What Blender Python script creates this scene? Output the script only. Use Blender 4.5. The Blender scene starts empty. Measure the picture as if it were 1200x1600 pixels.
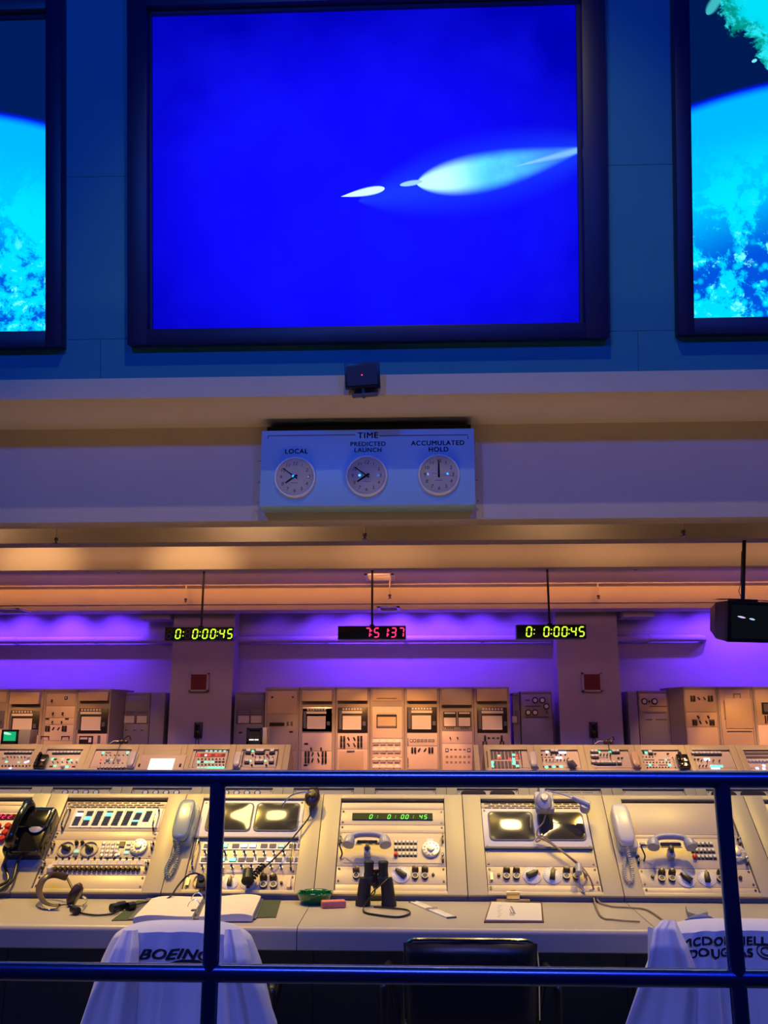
import bpy, bmesh, math, random
from math import sin, cos, tan, pi, radians, sqrt
from mathutils import Vector, Matrix
random.seed(7)
SC = bpy.context.scene
COL = SC.collection

# ------------------------------------------------------------ camera
EYE = 1.49
FPX = 1400.0
PITCH, YAW = radians(13.2), radians(2.1)
cd = bpy.data.cameras.new('camera')
cam = bpy.data.objects.new('camera', cd)
COL.objects.link(cam)
cam.location = (0, 0, EYE)
cam.rotation_euler = (pi/2 + PITCH, 0, YAW)
cd.sensor_fit = 'VERTICAL'
cd.sensor_height = 36
cd.lens = FPX/1600*36
cd.clip_start = .05
SC.camera = cam

# ------------------------------------------------------------ world, view, lights
SC.view_settings.view_transform = 'Standard'
SC.view_settings.look = 'None'
SC.view_settings.gamma = 1
SC.view_settings.use_curve_mapping = False
SC.view_settings.exposure = 0.0
w = bpy.data.worlds.new('world')
SC.world = w
w.use_nodes = True
w.node_tree.nodes['Background'].inputs[0].default_value = (.10, .13, .45, 1)
w.node_tree.nodes['Background'].inputs[1].default_value = .02


def lamp(name, kind, loc, target, power, color, size=.1, cone=60, blend=.5, size_y=None, spread=180):
    ld = bpy.data.lights.new(name, kind)
    ld.energy = power
    ld.color = color
    if kind == 'SPOT':
        ld.spot_size = radians(cone)
        ld.spot_blend = blend
        ld.shadow_soft_size = size
    elif kind == 'AREA':
        ld.size = size
        ld.spread = radians(spread)
        if size_y:
            ld.shape = 'RECTANGLE'
            ld.size_y = size_y
    else:
        ld.shadow_soft_size = size
    o = bpy.data.objects.new(name, ld)
    COL.objects.link(o)
    o.location = loc
    d = Vector(target) - Vector(loc)
    o.rotation_euler = d.to_track_quat('-Z', 'Y').to_euler()
    return o


AMBER = (1, .62, .25)
YEL = (1, .70, .26)
PURP = (.20, .045, 1)
BLUE = (.03, .20, 1)
# stage spots high over the front consoles
for x, y, p, c, t, r in ((-1.28, 4.05, 320, 30, (-.58, 4.36, 1.0), .36), (.80, 3.96, 620, 28, (.45, 4.34, 1.0), .36),
                         (.15, 4.30, 92, 50, (-.15, 4.2, .95), .06), (1.9, 4.2, 180, 50, (1.35, 4.2, .95), .06),
                         (-2.1, 4.35, 400, 50, (-1.65, 4.5, 1.05), .06)):
    if r > .1: lamp('hot_spot', 'SPOT', (x, y, 5.0), t, p*.34, (1, .72, .28), r, c, .8)
    else: lamp('console_spot', 'SPOT', (x, y, 5.0), t, p*2.0, (1, .63, .12), r, c, .8)
lamp('console_wash', 'AREA', (0, 5.2, 4.9), (0, 4.2, .9), 16, (1, .78, .22), 5, size_y=.6, spread=80)
# pale stage light that the ledge cuts off above the clocks
lamp('stage_light', 'SPOT', (0, 1.2, 10.1), (0, 8.6, 3.0), 380, (1, .80, .35), .10, 56, .6)
lamp('blue_stage_light', 'SPOT', (-3, -2.5, 6.5), (0, 7.2, 5.4), 1150, (0, .13, 1), .3, 75, .5)
lamp('blue_board_light', 'SPOT', (3, -2.5, 6.5), (0, 7.2, 4.6), 760, (0, .07, 1), .3, 75, .5)
lamp('blue_gallery_light', 'AREA', (0, .3, 4.4), (0, 3.05, .42), 13, (.18, .21, 1), 7, size_y=.35, spread=30)
lamp('coat_side_fill', 'SPOT', (-3.4, 1.9, 2.3), (-.4, 3.1, .6), 34, (.26, .27, 1), .1, 50, .8)  # added side lamp out of view, brings out the coat folds
# added hidden lamp standing in for console light bounced up under the ledge
lamp('ledge_bounce_fill', 'AREA', (0, 6.85, .86), (0, 7.75, 4.25), 7.5, (1, .60, .36), 9, size_y=.3, spread=50)
# amber lamps between the beams
for x, p in ((-4.75, 34), (-2.75, 34)):
    lamp('beam_downlight', 'SPOT', (x, 9.85, 3.62), (x, 10.87, 3.38), p, (1, .54, .24), .04, 76, .9)
lamp('beam_glow', 'AREA', (0, 9.70, 3.60), (0, 10.87, 3.52), 8.5, (1, .48, .25), 17, size_y=.05, spread=34)
for x, p in ((-.4, 9), (2.3, 7), (5.0, 10)):
    lamp('beam_glow', 'SPOT', (x, 9.85, 3.64), (x, 10.87, 3.46), p, (1, .50, .25), .05, 80, 1)
for x, p in ((-5, 7), (-1.7, 5), (1.4, 3), (4.6, 3)):
    lamp('near_beam_glow', 'POINT', (x, 8.62, 3.66), (x, 9, 3), p, (1, .62, .38), .05)
lamp('ceiling_glow', 'AREA', (0, 12.6, 3.54), (0, 14.22, 3.55), 15, (1, .36, .09), 17, size_y=.05, spread=26)
for x in (-6, -3.5, -1, 1.5, 4, 6.5):
    lamp('recess_glow', 'POINT', (x, 11.3, 3.5), (x, 9, 3), 9, (1, .42, .12), .05)
lamp('purple_fill', 'AREA', (0, 12.4, 3.45), (0, 15, 1.4), 12, (.12, 0, 1), 14, size_y=.1, spread=120)  # added unseen fill that puts purple on the pillars and dim racks
# warm light on the far consoles and the racks
for x, p in ((-6.9, 52), (-5.9, 52), (-5.0, 26), (-2.0, 14), (-1.2, 42), (-.4, 120), (.4, 52), (1.2, 16), (4.4, 50), (5.4, 85), (6.3, 60)):
    lamp('rack_spot', 'SPOT', (x, 11.3, 3.45), (x, 14.6, .60), p*5.6, (1, .43, .13), .06, 37, .4)
for x in (-5.2, -3.9, -2.4, 1.4, 2.7, 3.9, 5.4):
    lamp('far_console_spot', 'SPOT', (x, 11.2, 3.4), (x, 12.3, 1.0), 190, (1, .58, .30), .05, 50, .9)
for x in (-2.6, -.4, 1.8):
    lamp('middle_console_spot', 'SPOT', (x, 6.5, 4.6), (x, 7.3, .9), 230, (1, .76, .40), .1, 62, .8)
# purple wall washers in the slot above the back wall
for x, p in ((-7.6, 1.1), (-6.8, .8), (-6.0, 1.0), (-5.2, .7), (-4.6, .25), (-2.4, .1), (-1.6, .45), (-1.0, 1.0), (-.3, 1.1), (.4, .8), (1.1, .55), (1.8, .25), (4.3, .3), (4.9, .8), (5.6, 1.2), (6.6, 1.2)):
    lamp('wall_washer', 'SPOT', (x, 14.84, 3.46), (x, 15.42, 2.1), p*185, (.125, .028, 1), .03, 112, .95)


# ------------------------------------------------------------ pixel rays (to place things where they stand)
Fv = Vector((-sin(YAW)*cos(PITCH), cos(YAW)*cos(PITCH), sin(PITCH)))
Rv = Vector((cos(YAW), sin(YAW), 0))
Uv = Rv.cross(Fv)
EYEV = Vector((0, 0, EYE))


def ray(px, py): return Fv + Rv*((px-600)/FPX) - Uv*((py-800)/FPX)


def atY(px, py, Y):
    d = ray(px, py)
    return EYEV + d*(Y/d.y)


def atZ(px, py, Z):
    d = ray(px, py)
    return EYEV + d*((Z-EYE)/d.z)


class Plane:
    """a flat face: u to the right, v up the face, n out of it"""
    def __init__(s, O, U, V):
        s.O, s.U, s.V = Vector(O), Vector(U).normalized(), Vector(V).normalized()
        s.N = s.U.cross(s.V)

    def px(s, px, py):
        d = ray(px, py)
        p = EYEV + d*(((s.O-EYEV).dot(s.N))/d.dot(s.N)) - s.O
        return p.dot(s.U), p.dot(s.V)

    def W(s, u, v, n=0, rot=0):
        p = s.O + s.U*u + s.V*v + s.N*n
        M = Matrix((s.U, s.V, s.N)).transposed().to_4x4()
        M.translation = p
        return M @ Matrix.Rotation(rot, 4, 'Z')

    def Wp(s, px, py, n=0, rot=0):
        u, v = s.px(px, py)
        return s.W(u, v, n, rot)


def wall_plane(Y, x=0, z=0): return Plane((x, Y, z), (1, 0, 0), (0, 0, 1))


# ------------------------------------------------------------ materials
MATS = {}


def mat(name, color, rough=.5, metal=0, var=0, scale=8, bump=0, spec=.5, trans=0, coat=0, emit=None, es=0):
    if name in MATS: return MATS[name]
    m = bpy.data.materials.new(name)
    m.use_nodes = True
    nt = m.node_tree
    b = nt.nodes['Principled BSDF']
    c = (*color, 1)
    b.inputs['Base Color'].default_value = c
    b.inputs['Roughness'].default_value = rough
    b.inputs['Metallic'].default_value = metal
    b.inputs['Specular IOR Level'].default_value = spec
    b.inputs['Transmission Weight'].default_value = trans
    b.inputs['Coat Weight'].default_value = coat
    if emit:
        b.inputs['Emission Color'].default_value = (*emit, 1)
        b.inputs['Emission Strength'].default_value = es
    if var or bump:
        tc = nt.nodes.new('ShaderNodeTexCoord')
        nz = nt.nodes.new('ShaderNodeTexNoise')
        nz.inputs['Scale'].default_value = scale
        nz.inputs['Detail'].default_value = 6
        nt.links.new(tc.outputs['Object'], nz.inputs['Vector'])
        if var:
            mr = nt.nodes.new('ShaderNodeMapRange')
            mr.inputs[3].default_value = 1-var
            mr.inputs[4].default_value = 1+var
            nt.links.new(nz.outputs['Fac'], mr.inputs[0])
            mx = nt.nodes.new('ShaderNodeMix')
            mx.data_type = 'RGBA'
            mx.blend_type = 'MULTIPLY'
            mx.inputs[0].default_value = 1
            mx.inputs[6].default_value = c
            nt.links.new(mr.outputs[0], mx.inputs[7])
            nt.links.new(mx.outputs[2], b.inputs['Base Color'])
        if bump:
            bp = nt.nodes.new('ShaderNodeBump')
            bp.inputs['Strength'].default_value = bump
            bp.inputs['Distance'].default_value = .004
            nt.links.new(nz.outputs['Fac'], bp.inputs['Height'])
            nt.links.new(bp.outputs[0], b.inputs['Normal'])
    MATS[name] = m
    return m


def em(name, color, s):
    return mat(name, (.02, .02, .02), .4, emit=color, es=s)


CREAM = mat('cream_enamel', (.56, .48, .27), .42, var=.06, scale=5)
PANEL = mat('ivory_panel', (.66, .54, .35), .38, var=.04, scale=9)
PANEL2 = mat('pale_tan_panel', (.68, .56, .42), .5, var=.05, scale=6)
RACK = mat('grey_tan_rack', (.36, .31, .25), .55, var=.08, scale=4)
RACKT = mat('tan_rack_panel', (.55, .43, .27), .5, var=.05, scale=4)
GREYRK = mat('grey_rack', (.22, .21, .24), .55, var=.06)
DESK = mat('grey_laminate', (.42, .38, .32), .38, var=.05, scale=6)
DARK = mat('dark_gap', (.012, .012, .016), .7)
SLATE = mat('slate_trim', (.10, .10, .14), .6)
BLACK = mat('black_plastic', (.015, .014, .014), .35)
GLOSSB = mat('glossy_black_bakelite', (.012, .012, .010), .12, coat=.6)
BROWN = mat('brown_knob', (.06, .035, .02), .3)
WHITE = mat('white_plastic', (.80, .77, .70), .35)
PAPER = mat('paper', (.68, .64, .60), .8, var=.02, scale=20)
CHROME = mat('chrome', (.75, .75, .75), .18, 1)
SILVER = mat('brushed_silver', (.72, .72, .70), .3, .6)
BRASS = mat('brass', (.80, .60, .25), .3, 1)
GREYPH = mat('grey_phone_plastic', (.42, .42, .47), .3, coat=.2)
BEIGEPH = mat('beige_phone_plastic', (.68, .66, .60), .28, coat=.3)
CRT = mat('crt_glass', (.045, .042, .035), .10, coat=.5, spec=.8)
RED = mat('red_plastic', (.55, .02, .02), .35)
DRED = mat('dark_red_cloth', (.16, .02, .02), .8, var=.2, scale=60)
WALLM = mat('painted_wall', (.46, .42, .46), .75, var=.05, scale=1.5, bump=.1)
WALLB = mat('blue_grey_wall', (.03, .25, .38), .8, var=.05, scale=2, bump=.1)
BEAMM = mat('cream_beam', (.66, .58, .46), .7, var=.06, scale=2, bump=.1)
NAVY = mat('navy_frame', (.010, .010, .065), .45)
RAILM = mat('navy_rail_enamel', (.03, .09, .42), .24, .85, coat=.5)
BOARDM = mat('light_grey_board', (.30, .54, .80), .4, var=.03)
FLOORM = mat('floor_tile', (.10, .10, .12), .5, var=.15, scale=3)
COATM = mat('white_cotton', (.74, .75, .80), .85, var=.03, scale=12, bump=.15)
INK = mat('dark_navy_ink', (.012, .012, .03), .6)
G_ON = em('green_lamp', (.10, 1, .55), 2.2)
G_DIM = em('pale_green_lamp', (.55, 1, .75), .8)
B_ON = em('blue_white_lamp', (.45, .6, 1), 2.6)
W_ON = em('white_lamp', (1, .85, .75), 2.2)
R_ON = em('red_lamp', (1, .06, .05), 1.6)
LED_G = em('green_led', (.12, 1, .10), 1.6)
LED_Y = em('yellow_green_led', (.62, 1, .03), 1.5)
LED_R = em('pink_red_led', (1, .03, .16), 1.8)
LED_OFF = mat('unlit_led', (.10, .08, .08), .4)


# ------------------------------------------------------------ mesh builder
class MB:
    def __init__(s, m=None):
        s.bm = bmesh.new()
        s.mats = []
        s.mi = 0
        s.T = Matrix()
        if m: s.m(m)

    def m(s, m):
        if m not in s.mats: s.mats.append(m)
        s.mi = s.mats.index(m)
        return s

    def _merge(s, t, M=None):
        M = s.T @ (M or Matrix())
        bmesh.ops.transform(t, matrix=M, verts=t.verts)
        if M.determinant() < 0: bmesh.ops.reverse_faces(t, faces=t.faces)
        for f in t.faces: f.material_index = s.mi
        me = bpy.data.meshes.new('tmp')
        t.to_mesh(me)
        t.free()
        s.bm.from_mesh(me)
        bpy.data.meshes.remove(me)
        return s

    def box(s, x0, x1, y0, y1, z0, z1, bevel=0, M=None, seg=2):
        t = bmesh.new()
        bmesh.ops.create_cube(t, size=1)
        bmesh.ops.scale(t, vec=(x1-x0, y1-y0, z1-z0), verts=t.verts)
        bmesh.ops.translate(t, vec=((x0+x1)/2, (y0+y1)/2, (z0+z1)/2), verts=t.verts)
        if bevel: bmesh.ops.bevel(t, geom=t.edges[:], offset=bevel, segments=seg, profile=.5, affect='EDGES')
        return s._merge(t, M)

    def prism(s, pts, z0, z1, M=None, bevel=0):
        t = bmesh.new()
        a = [t.verts.new((p[0], p[1], z0)) for p in pts]
        b = [t.verts.new((p[0], p[1], z1)) for p in pts]
        n = len(pts)
        t.faces.new(b)
        t.faces.new(a[::-1])
        for i in range(n): t.faces.new((a[i], a[(i+1) % n], b[(i+1) % n], b[i]))
        bmesh.ops.recalc_face_normals(t, faces=t.faces)
        if bevel: bmesh.ops.bevel(t, geom=[e for e in t.edges if all(v in b or v.co.z == z1 for v in e.verts)], offset=bevel, segments=2, profile=.5, affect='EDGES')
        return s._merge(t, M)

    def lathe(s, prof, n=20, M=None):
        t = bmesh.new()
        rings = []
        for r, z in prof:
            if r < 1e-6: rings.append([t.verts.new((0, 0, z))])
            else: rings.append([t.verts.new((r*cos(2*pi*i/n), r*sin(2*pi*i/n), z)) for i in range(n)])
        for a, b in zip(rings, rings[1:]):
            for i in range(n):
                j = (i+1) % n
                if len(a) == 1 and len(b) == 1: continue
                if len(a) == 1: t.faces.new((a[0], b[j], b[i]))
                elif len(b) == 1: t.faces.new((a[i], a[j], b[0]))
                else: t.faces.new((a[i], a[j], b[j], b[i]))
        bmesh.ops.recalc_face_normals(t, faces=t.faces)
        return s._merge(t, M)

    def cyl(s, r, z0, z1, r1=None, n=16, M=None):
        r1 = r if r1 is None else r1
        return s.lathe([(0, z0), (r, z0), (r1, z1), (0, z1)], n, M)

    def ball(s, c, r, sc=(1, 1, 1), n=16):
        t = bmesh.new()
        bmesh.ops.create_uvsphere(t, u_segments=n, v_segments=max(6, n//2), radius=r)
        return s._merge(t, Matrix.Translation(c) @ Matrix.Diagonal((*sc, 1)))

    def tube(s, pts, r, n=8, M=None, caps=True, flat=1):
        pts = [Vector(p) for p in pts]
        rs = r if isinstance(r, (list, tuple)) else [r]*len(pts)
        t = bmesh.new()
        T0 = (pts[1]-pts[0]).normalized()
        up = Vector((0, 0, 1)) if abs(T0.z) < .9 else Vector((1, 0, 0))
        A = T0.cross(up).normalized()
        rings = []
        for i, p in enumerate(pts):
            T = (pts[min(i+1, len(pts)-1)]-pts[max(i-1, 0)])
            T = T.normalized() if T.length > 1e-9 else T0
            A = (A - T*A.dot(T)).normalized()
            B = T.cross(A)
            rings.append([t.verts.new(p + (A*cos(2*pi*k/n) + B*sin(2*pi*k/n)*flat)*rs[i]) for k in range(n)])
        for a, b in zip(rings, rings[1:]):
            for k in range(n): t.faces.new((a[k], a[(k+1) % n], b[(k+1) % n], b[k]))
        if caps:
            t.faces.new(rings[0][::-1])
            t.faces.new(rings[-1])
        bmesh.ops.recalc_face_normals(t, faces=t.faces)
        return s._merge(t, M)

    def grid(s, f, nu, nv, closed=False, M=None):
        t = bmesh.new()
        g = [[t.verts.new(f(i/nu, j/nv)) for i in range(nu if closed else nu+1)] for j in range(nv+1)]
        for j in range(nv):
            for i in range(nu):
                k = (i+1) % nu if closed else i+1
                t.faces.new((g[j][i], g[j][k], g[j+1][k], g[j+1][i]))
        bmesh.ops.recalc_face_normals(t, faces=t.faces)
        return s._merge(t, M)

    def mesh(s, name):
        me = bpy.data.meshes.new(name)
        s.bm.to_mesh(me)
        s.bm.free()
        for m in s.mats: me.materials.append(m)
        me.shade_smooth()
        me.set_sharp_from_angle(angle=radians(38))
        return me

    def build(s, name, parent=None, W=None):
        """W given: the mesh is in W's frame; else it is in world space and gets its origin at its base"""
        if W is None:
            vs = [v.co for v in s.bm.verts]
            lo = [min(v[i] for v in vs) for i in range(3)]
            hi = [max(v[i] for v in vs) for i in range(3)]
            o = Vector(((lo[0]+hi[0])/2, (lo[1]+hi[1])/2, lo[2]))
            bmesh.ops.translate(s.bm, vec=-o, verts=s.bm.verts)
            W = Matrix.Translation(o)
        return put(s.mesh(name), name, parent, W)


WM = {}


def put(me, name, parent=None, W=Matrix()):
    o = bpy.data.objects.new(name, me)
    COL.objects.link(o)
    WM[o.name] = W.copy()
    if parent is not None:
        o.parent = parent
        o.matrix_basis = WM[parent.name].inverted() @ W
    else:
        o.matrix_basis = W
    return o


def tag(o, label, cat, group=None, kind=None):
    o['label'] = label
    o['category'] = cat
    if group: o['group'] = group
    if kind: o['kind'] = kind
    return o


def thing(name, loc, label, cat, group=None):
    return tag(put(None, name, None, Matrix.Translation(loc)), label, cat, group)


def struct(name, mb):
    o = mb.build(name)
    o['kind'] = 'structure'
    return o


LIB = {}


def lib(key, fn):
    if key not in LIB:
        mb = MB()
        fn(mb)
        LIB[key] = mb.mesh(key)
    return LIB[key]


def rrect(w, h, r, n=4):
    pts = []
    for cx, cy, a0 in ((w/2-r, h/2-r, 0), (-w/2+r, h/2-r, 90), (-w/2+r, -h/2+r, 180), (w/2-r, -h/2+r, 270)):
        for k in range(n+1):
            a = radians(a0+90*k/n)
            pts.append((cx+r*cos(a), cy+r*sin(a)))
    return pts


def text_mb(mb, s, size, M=None, shear=0, ext=.0006, align='CENTER', offset=0, space=1.0):
    if offset:
        for dx, dy in ((-1, -.5), (1, -.5), (-1, .5), (1, .5), (0, 0)):
            text_mb(mb, s, size, (M or Matrix()) @ Matrix.Translation((dx*offset, dy*offset, 0)), shear, ext, align, 0, space)
        return mb
    c = bpy.data.curves.new('t', 'FONT')
    c.body = s
    c.size = size
    c.align_x = align
    c.extrude = ext
    c.shear = shear
    c.offset = offset
    c.space_character = space
    o = bpy.data.objects.new('t', c)
    COL.objects.link(o)
    me = bpy.data.meshes.new_from_object(o)
    t = bmesh.new()
    t.from_mesh(me)
    bpy.data.objects.remove(o)
    bpy.data.curves.remove(c)
    bpy.data.meshes.remove(me)
    return mb._merge(t, M)


SEG = {'0': 'abcdef', '1': 'bc', '2': 'abged', '3': 'abgcd', '4': 'fgbc', '5': 'afgcd', '6': 'afgedc', '7': 'abc', '8': 'abcdefg', '9': 'abcdfg'}


def seven(mb, chars, h, on, off=None, slant=.12, t=.11):
    """chars: list of (x, char) in the frame; h digit height; ':' draws two dots"""
    wd, t = h*.5, t*h
    S = Matrix(((1, slant, 0, 0), (0, 1, 0, 0), (0, 0, 1, 0), (0, 0, 0, 1)))

    def seg(k, x):
        hw, hh = wd/2, h/2
        d = {'a': (0, hh, 1), 'd': (0, -hh, 1), 'g': (0, 0, 1), 'f': (-hw, hh/2, 0), 'b': (hw, hh/2, 0), 'e': (-hw, -hh/2, 0), 'c': (hw, -hh/2, 0)}[k]
        L = hw-t*.55 if d[2] else hh/2-t*.55
        q = t/2
        pts = [(-L-q*.6, 0), (-L, q), (L, q), (L+q*.6, 0), (L, -q), (-L, -q)]
        if not d[2]: pts = [(-b, a) for a, b in pts]
        mb.prism([(x+d[0]+a, d[1]+b) for a, b in pts], 0, .001, S)
    for x, ch in chars:
        if ch == ':':
            mb.m(on)
            for dy in (-h*.22, h*.22): mb.prism([(x+t*.5*cos(a), dy+t*.5*sin(a)) for a in [k*pi/4 for k in range(8)]], 0, .001, S)
            continue
        if off:
            mb.m(off)
            for k in 'abcdefg':
                if ch == '8_' or k not in SEG.get(ch, ''): seg(k, x)
        if ch in SEG:
            mb.m(on)
            for k in SEG[ch]: seg(k, x)


def smooth_path(pts, n=8):
    P = [Vector(p) for p in pts]
    P = [P[0]*2-P[1]] + P + [P[-1]*2-P[-2]]
    out = []
    for i in range(1, len(P)-2):
        for k in range(n):
            t = k/n
            a, b, c, d = P[i-1], P[i], P[i+1], P[i+2]
            out.append(.5*((2*b)+(c-a)*t+(2*a-5*b+4*c-d)*t*t+(3*b-a-3*c+d)*t**3))
    out.append(P[-2])
    return out


def coil(pts, R, turns, n=8):
    P = smooth_path(pts, 24)
    L = [0]
    for a, b in zip(P, P[1:]): L.append(L[-1]+(b-a).length)
    N = turns*n
    out = []
    A = None
    j = 0
    for i in range(N+1):
        s = L[-1]*i/N
        while j < len(P)-2 and L[j+1] < s: j += 1
        f = (s-L[j])/max(1e-9, L[j+1]-L[j])
        p = P[j].lerp(P[j+1], f)
        T = (P[j+1]-P[j]).normalized()
        if A is None: A = T.orthogonal().normalized()
        A = (A-T*A.dot(T)).normalized()
        B = T.cross(A)
        a = 2*pi*i/n
        out.append(p+(A*cos(a)+B*sin(a))*R)
    return out


# ============================================================ THE ROOM
WX = 11.5


def slab(name, x0, x1, y0, y1, z0, z1, m, bevel=0):
    return struct(name, MB(m).box(x0, x1, y0, y1, z0, z1, bevel))


slab('floor', -WX, WX, -4, 15.6, -.1, 0, FLOORM)
slab('wall_back', -WX, WX, 15.4, 15.6, 0, 4.2, WALLM)
slab('wall_left', -WX-.2, -WX, -4, 15.6, 0, 11, WALLM)
slab('wall_right', WX, WX+.2, -4, 15.6, 0, 11, WALLM)
slab('ceiling', -WX, WX, 11.06, 14.22, 3.60, 3.75, BEAMM)
slab('ceiling_1', -WX, WX, 8.43, 10.87, 3.85, 4.0, BEAMM)
slab('trim_1', -WX, WX, 8.16, 8.43, 3.33, 4.26, BEAMM)        # deep fascia beam that carries the clock board
slab('trim_2', -WX, WX, 9.153, 9.396, 3.33, 3.9, BEAMM)
slab('trim_3', -WX, WX, 10.868, 11.059, 3.33, 3.9, BEAMM)
slab('trim_4', -WX, WX, 14.22, 14.30, 3.33, 3.9, BEAMM)
slab('trim_5', -WX, WX, 14.30, 14.75, 3.245, 3.45, BEAMM)
slab('trim_6', -WX, WX, 13.90, 14.22, 3.585, 3.60, BEAMM)
slab('ceiling_2', -WX, WX, 14.30, 15.6, 4.0, 4.1, BEAMM)
# ledge below the projection screens
slab('trim_7', -WX, WX, 7.335, 8.3, 4.255, 4.445, BEAMM, .006)

# pillars
for i, (x0, x1) in enumerate(((-4.07, -3.045), (2.285, 3.285))):
    slab('wall_pillar_%s' % ('left', 'right')[i], x0, x1, 14.9, 15.5, 0, 4.0, WALLM)
# boxed ducts beside the pillars
for x0, x1, y0, y1 in ((-4.62, -4.1, 14.75, 15.2), (3.36, 3.86, 14.7, 15.2)):
    slab('trim_8', x0, x1, y0, y1, 3.16, 3.31, WALLM)

# purple-lit conduit along the back wall
for x0, x1, lab in ((-9.5, 4.72, 'long thick painted pipe running along the back wall behind both pillars'),):
    t = thing('wall_pipe', ((x0+x1)/2, 15.28, 2.86), lab, 'pipe')
    pipe = MB(WALLM)
    pipe.tube([(x0, 15.27, 2.86), (x1, 15.27, 2.86), (x1+.07, 15.29, 2.855), (x1+.1, 15.39, 2.85)], .058, 16)
    pipe.build('pipe', t)
    for x in (-6.9, -5.5, -1.55, -.2, 1.1, 3.9):
        MB(WALLM).tube([(x-.02, 15.27, 2.86), (x+.02, 15.27, 2.86)], .066, 16).box(x-.015, x+.015, 15.27, 15.4, 2.84, 2.88).build('pipe_clamp', t)

# ------------------------------------------------------------ leaning wall with the projection screens
TILT = radians(12.0)
SP = Plane((0, 7.60, 4.44), (1, 0, 0), (0, -sin(TILT), cos(TILT)))


def on_sp(name, mb, parent=None, u=0, v=0, n=0): return mb.build(name, parent, SP.W(u, v, n))


wb = MB(WALLB)
wb.box(-WX, WX, .003, 6.5, -.2, -.02)
# sheet seams of the wall covering
cuts_u = []


def recess(px, py):
    return SP.px(px, py)


us, vs = {}, {}
seam_v1 = SP.px(600, 523)[1]
seam_v2 = SP.px(150, 276)[1]
o = wb.build('wall_upper', None, SP.W(0, 0))
o['kind'] = 'structure'
# covering sheets standing 20 mm off with hairline gaps
sheets = MB(WALLB)
ulist = [-WX, SP.px(157, 560)[0], SP.px(997, 540)[0], WX]
for a, b in zip(ulist, ulist[1:]): sheets.box(a+.002, b-.002, .003, seam_v1-.002, -.02, 0)
for a, b in ((-WX, -1.2), (-1.2, 3.1), (3.1, WX)):
    sheets.box(a+.002, b-.002, seam_v1+.002, seam_v2-.002, -.02, -.001)
    sheets.box(a+.002, b-.002, seam_v2+.002, 6.5, -.02, -.001)
o = sheets.build('wall_covering', None, SP.W(0, 0))
o['kind'] = 'structure'


class NG:
    """tiny expression helper for shader math"""
    def __init__(s, m):
        s.nt = m.node_tree

    def n(s, op, *a, clamp=False):
        nd = s.nt.nodes.new('ShaderNodeMath')
        nd.operation = op
        nd.use_clamp = clamp
        for i, x in enumerate(a):
            if isinstance(x, (int, float)): nd.inputs[i].default_value = x
            else: s.nt.links.new(x, nd.inputs[i])
        return nd.outputs[0]

    def ss(s, x, a, b):
        nd = s.nt.nodes.new('ShaderNodeMapRange')
        nd.interpolation_type = 'SMOOTHSTEP'
        s.nt.links.new(x, nd.inputs[0])
        nd.inputs[1].default_value, nd.inputs[2].default_value = a, b
        return nd.outputs[0]

    def mix(s, f, a, b):
        nd = s.nt.nodes.new('ShaderNodeMix')
        nd.data_type = 'RGBA'
        s.nt.links.new(f, nd.inputs[0])
        for x, i in ((a, 6), (b, 7)):
            if isinstance(x, tuple): nd.inputs[i].default_value = (*x, 1)
            else: s.nt.links.new(x, nd.inputs[i])
        return nd.outputs[2]

    def noise(s, vec, scale, detail=5, rough=.6, dist=0):
        nd = s.nt.nodes.new('ShaderNodeTexNoise')
        s.nt.links.new(vec, nd.inputs['Vector'])
        nd.inputs['Scale'].default_value = scale
        nd.inputs['Detail'].default_value = detail
        nd.inputs['Roughness'].default_value = rough
        nd.inputs['Distortion'].default_value = dist
        return nd.outputs['Fac']


def screen_mat(name):
    m = bpy.data.materials.new(name)
    m.use_nodes = True
    nt = m.node_tree
    nt.nodes.clear()
    out = nt.nodes.new('ShaderNodeOutputMaterial')
    e = nt.nodes.new('ShaderNodeEmission')
    nt.links.new(e.outputs[0], out.inputs[0])
    tc = nt.nodes.new('ShaderNodeTexCoord')
    sp = nt.nodes.new('ShaderNodeSeparateXYZ')
    nt.links.new(tc.outputs['Object'], sp.inputs[0])
    return m, NG(m), tc.outputs['Object'], sp.outputs[0], sp.outputs[1], e


def lens(g, x, y, p0, p1, hw, a=.5, b=1.0, soft=.5, curve=0):
    """leaf-shaped patch from p0 to p1; returns 0..1"""
    dx, dy = p1[0]-p0[0], p1[1]-p0[1]
    L = sqrt(dx*dx+dy*dy)
    c, s_ = dx/L, dy/L
    X = g.n('SUBTRACT', x, p0[0])
    Y = g.n('SUBTRACT', y, p0[1])
    sN = g.n('DIVIDE', g.n('ADD', g.n('MULTIPLY', X, c), g.n('MULTIPLY', Y, s_)), L)
    t = g.n('SUBTRACT', g.n('MULTIPLY', Y, c), g.n('MULTIPLY', X, s_))
    s1 = g.n('MAXIMUM', sN, .0001)
    s2 = g.n('MAXIMUM', g.n('SUBTRACT', 1, sN), .0001)
    if curve:
        t = g.n('SUBTRACT', t, g.n('MULTIPLY', g.n('MULTIPLY', s1, s2), curve))
    k = hw/((a/(a+b))**a*(b/(a+b))**b)
    h = g.n('MULTIPLY', g.n('MULTIPLY', g.n('POWER', s1, a), g.n('POWER', s2, b)), k)
    q = g.n('SUBTRACT', 1, g.n('DIVIDE', g.n('ABSOLUTE', t), g.n('MAXIMUM', h, .0005)))
    return g.n('MULTIPLY', g.ss(q, 0, soft), g.n('MULTIPLY', g.n('GREATER_THAN', sN, .001), g.n('LESS_THAN', sN, .999))), sN


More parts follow.
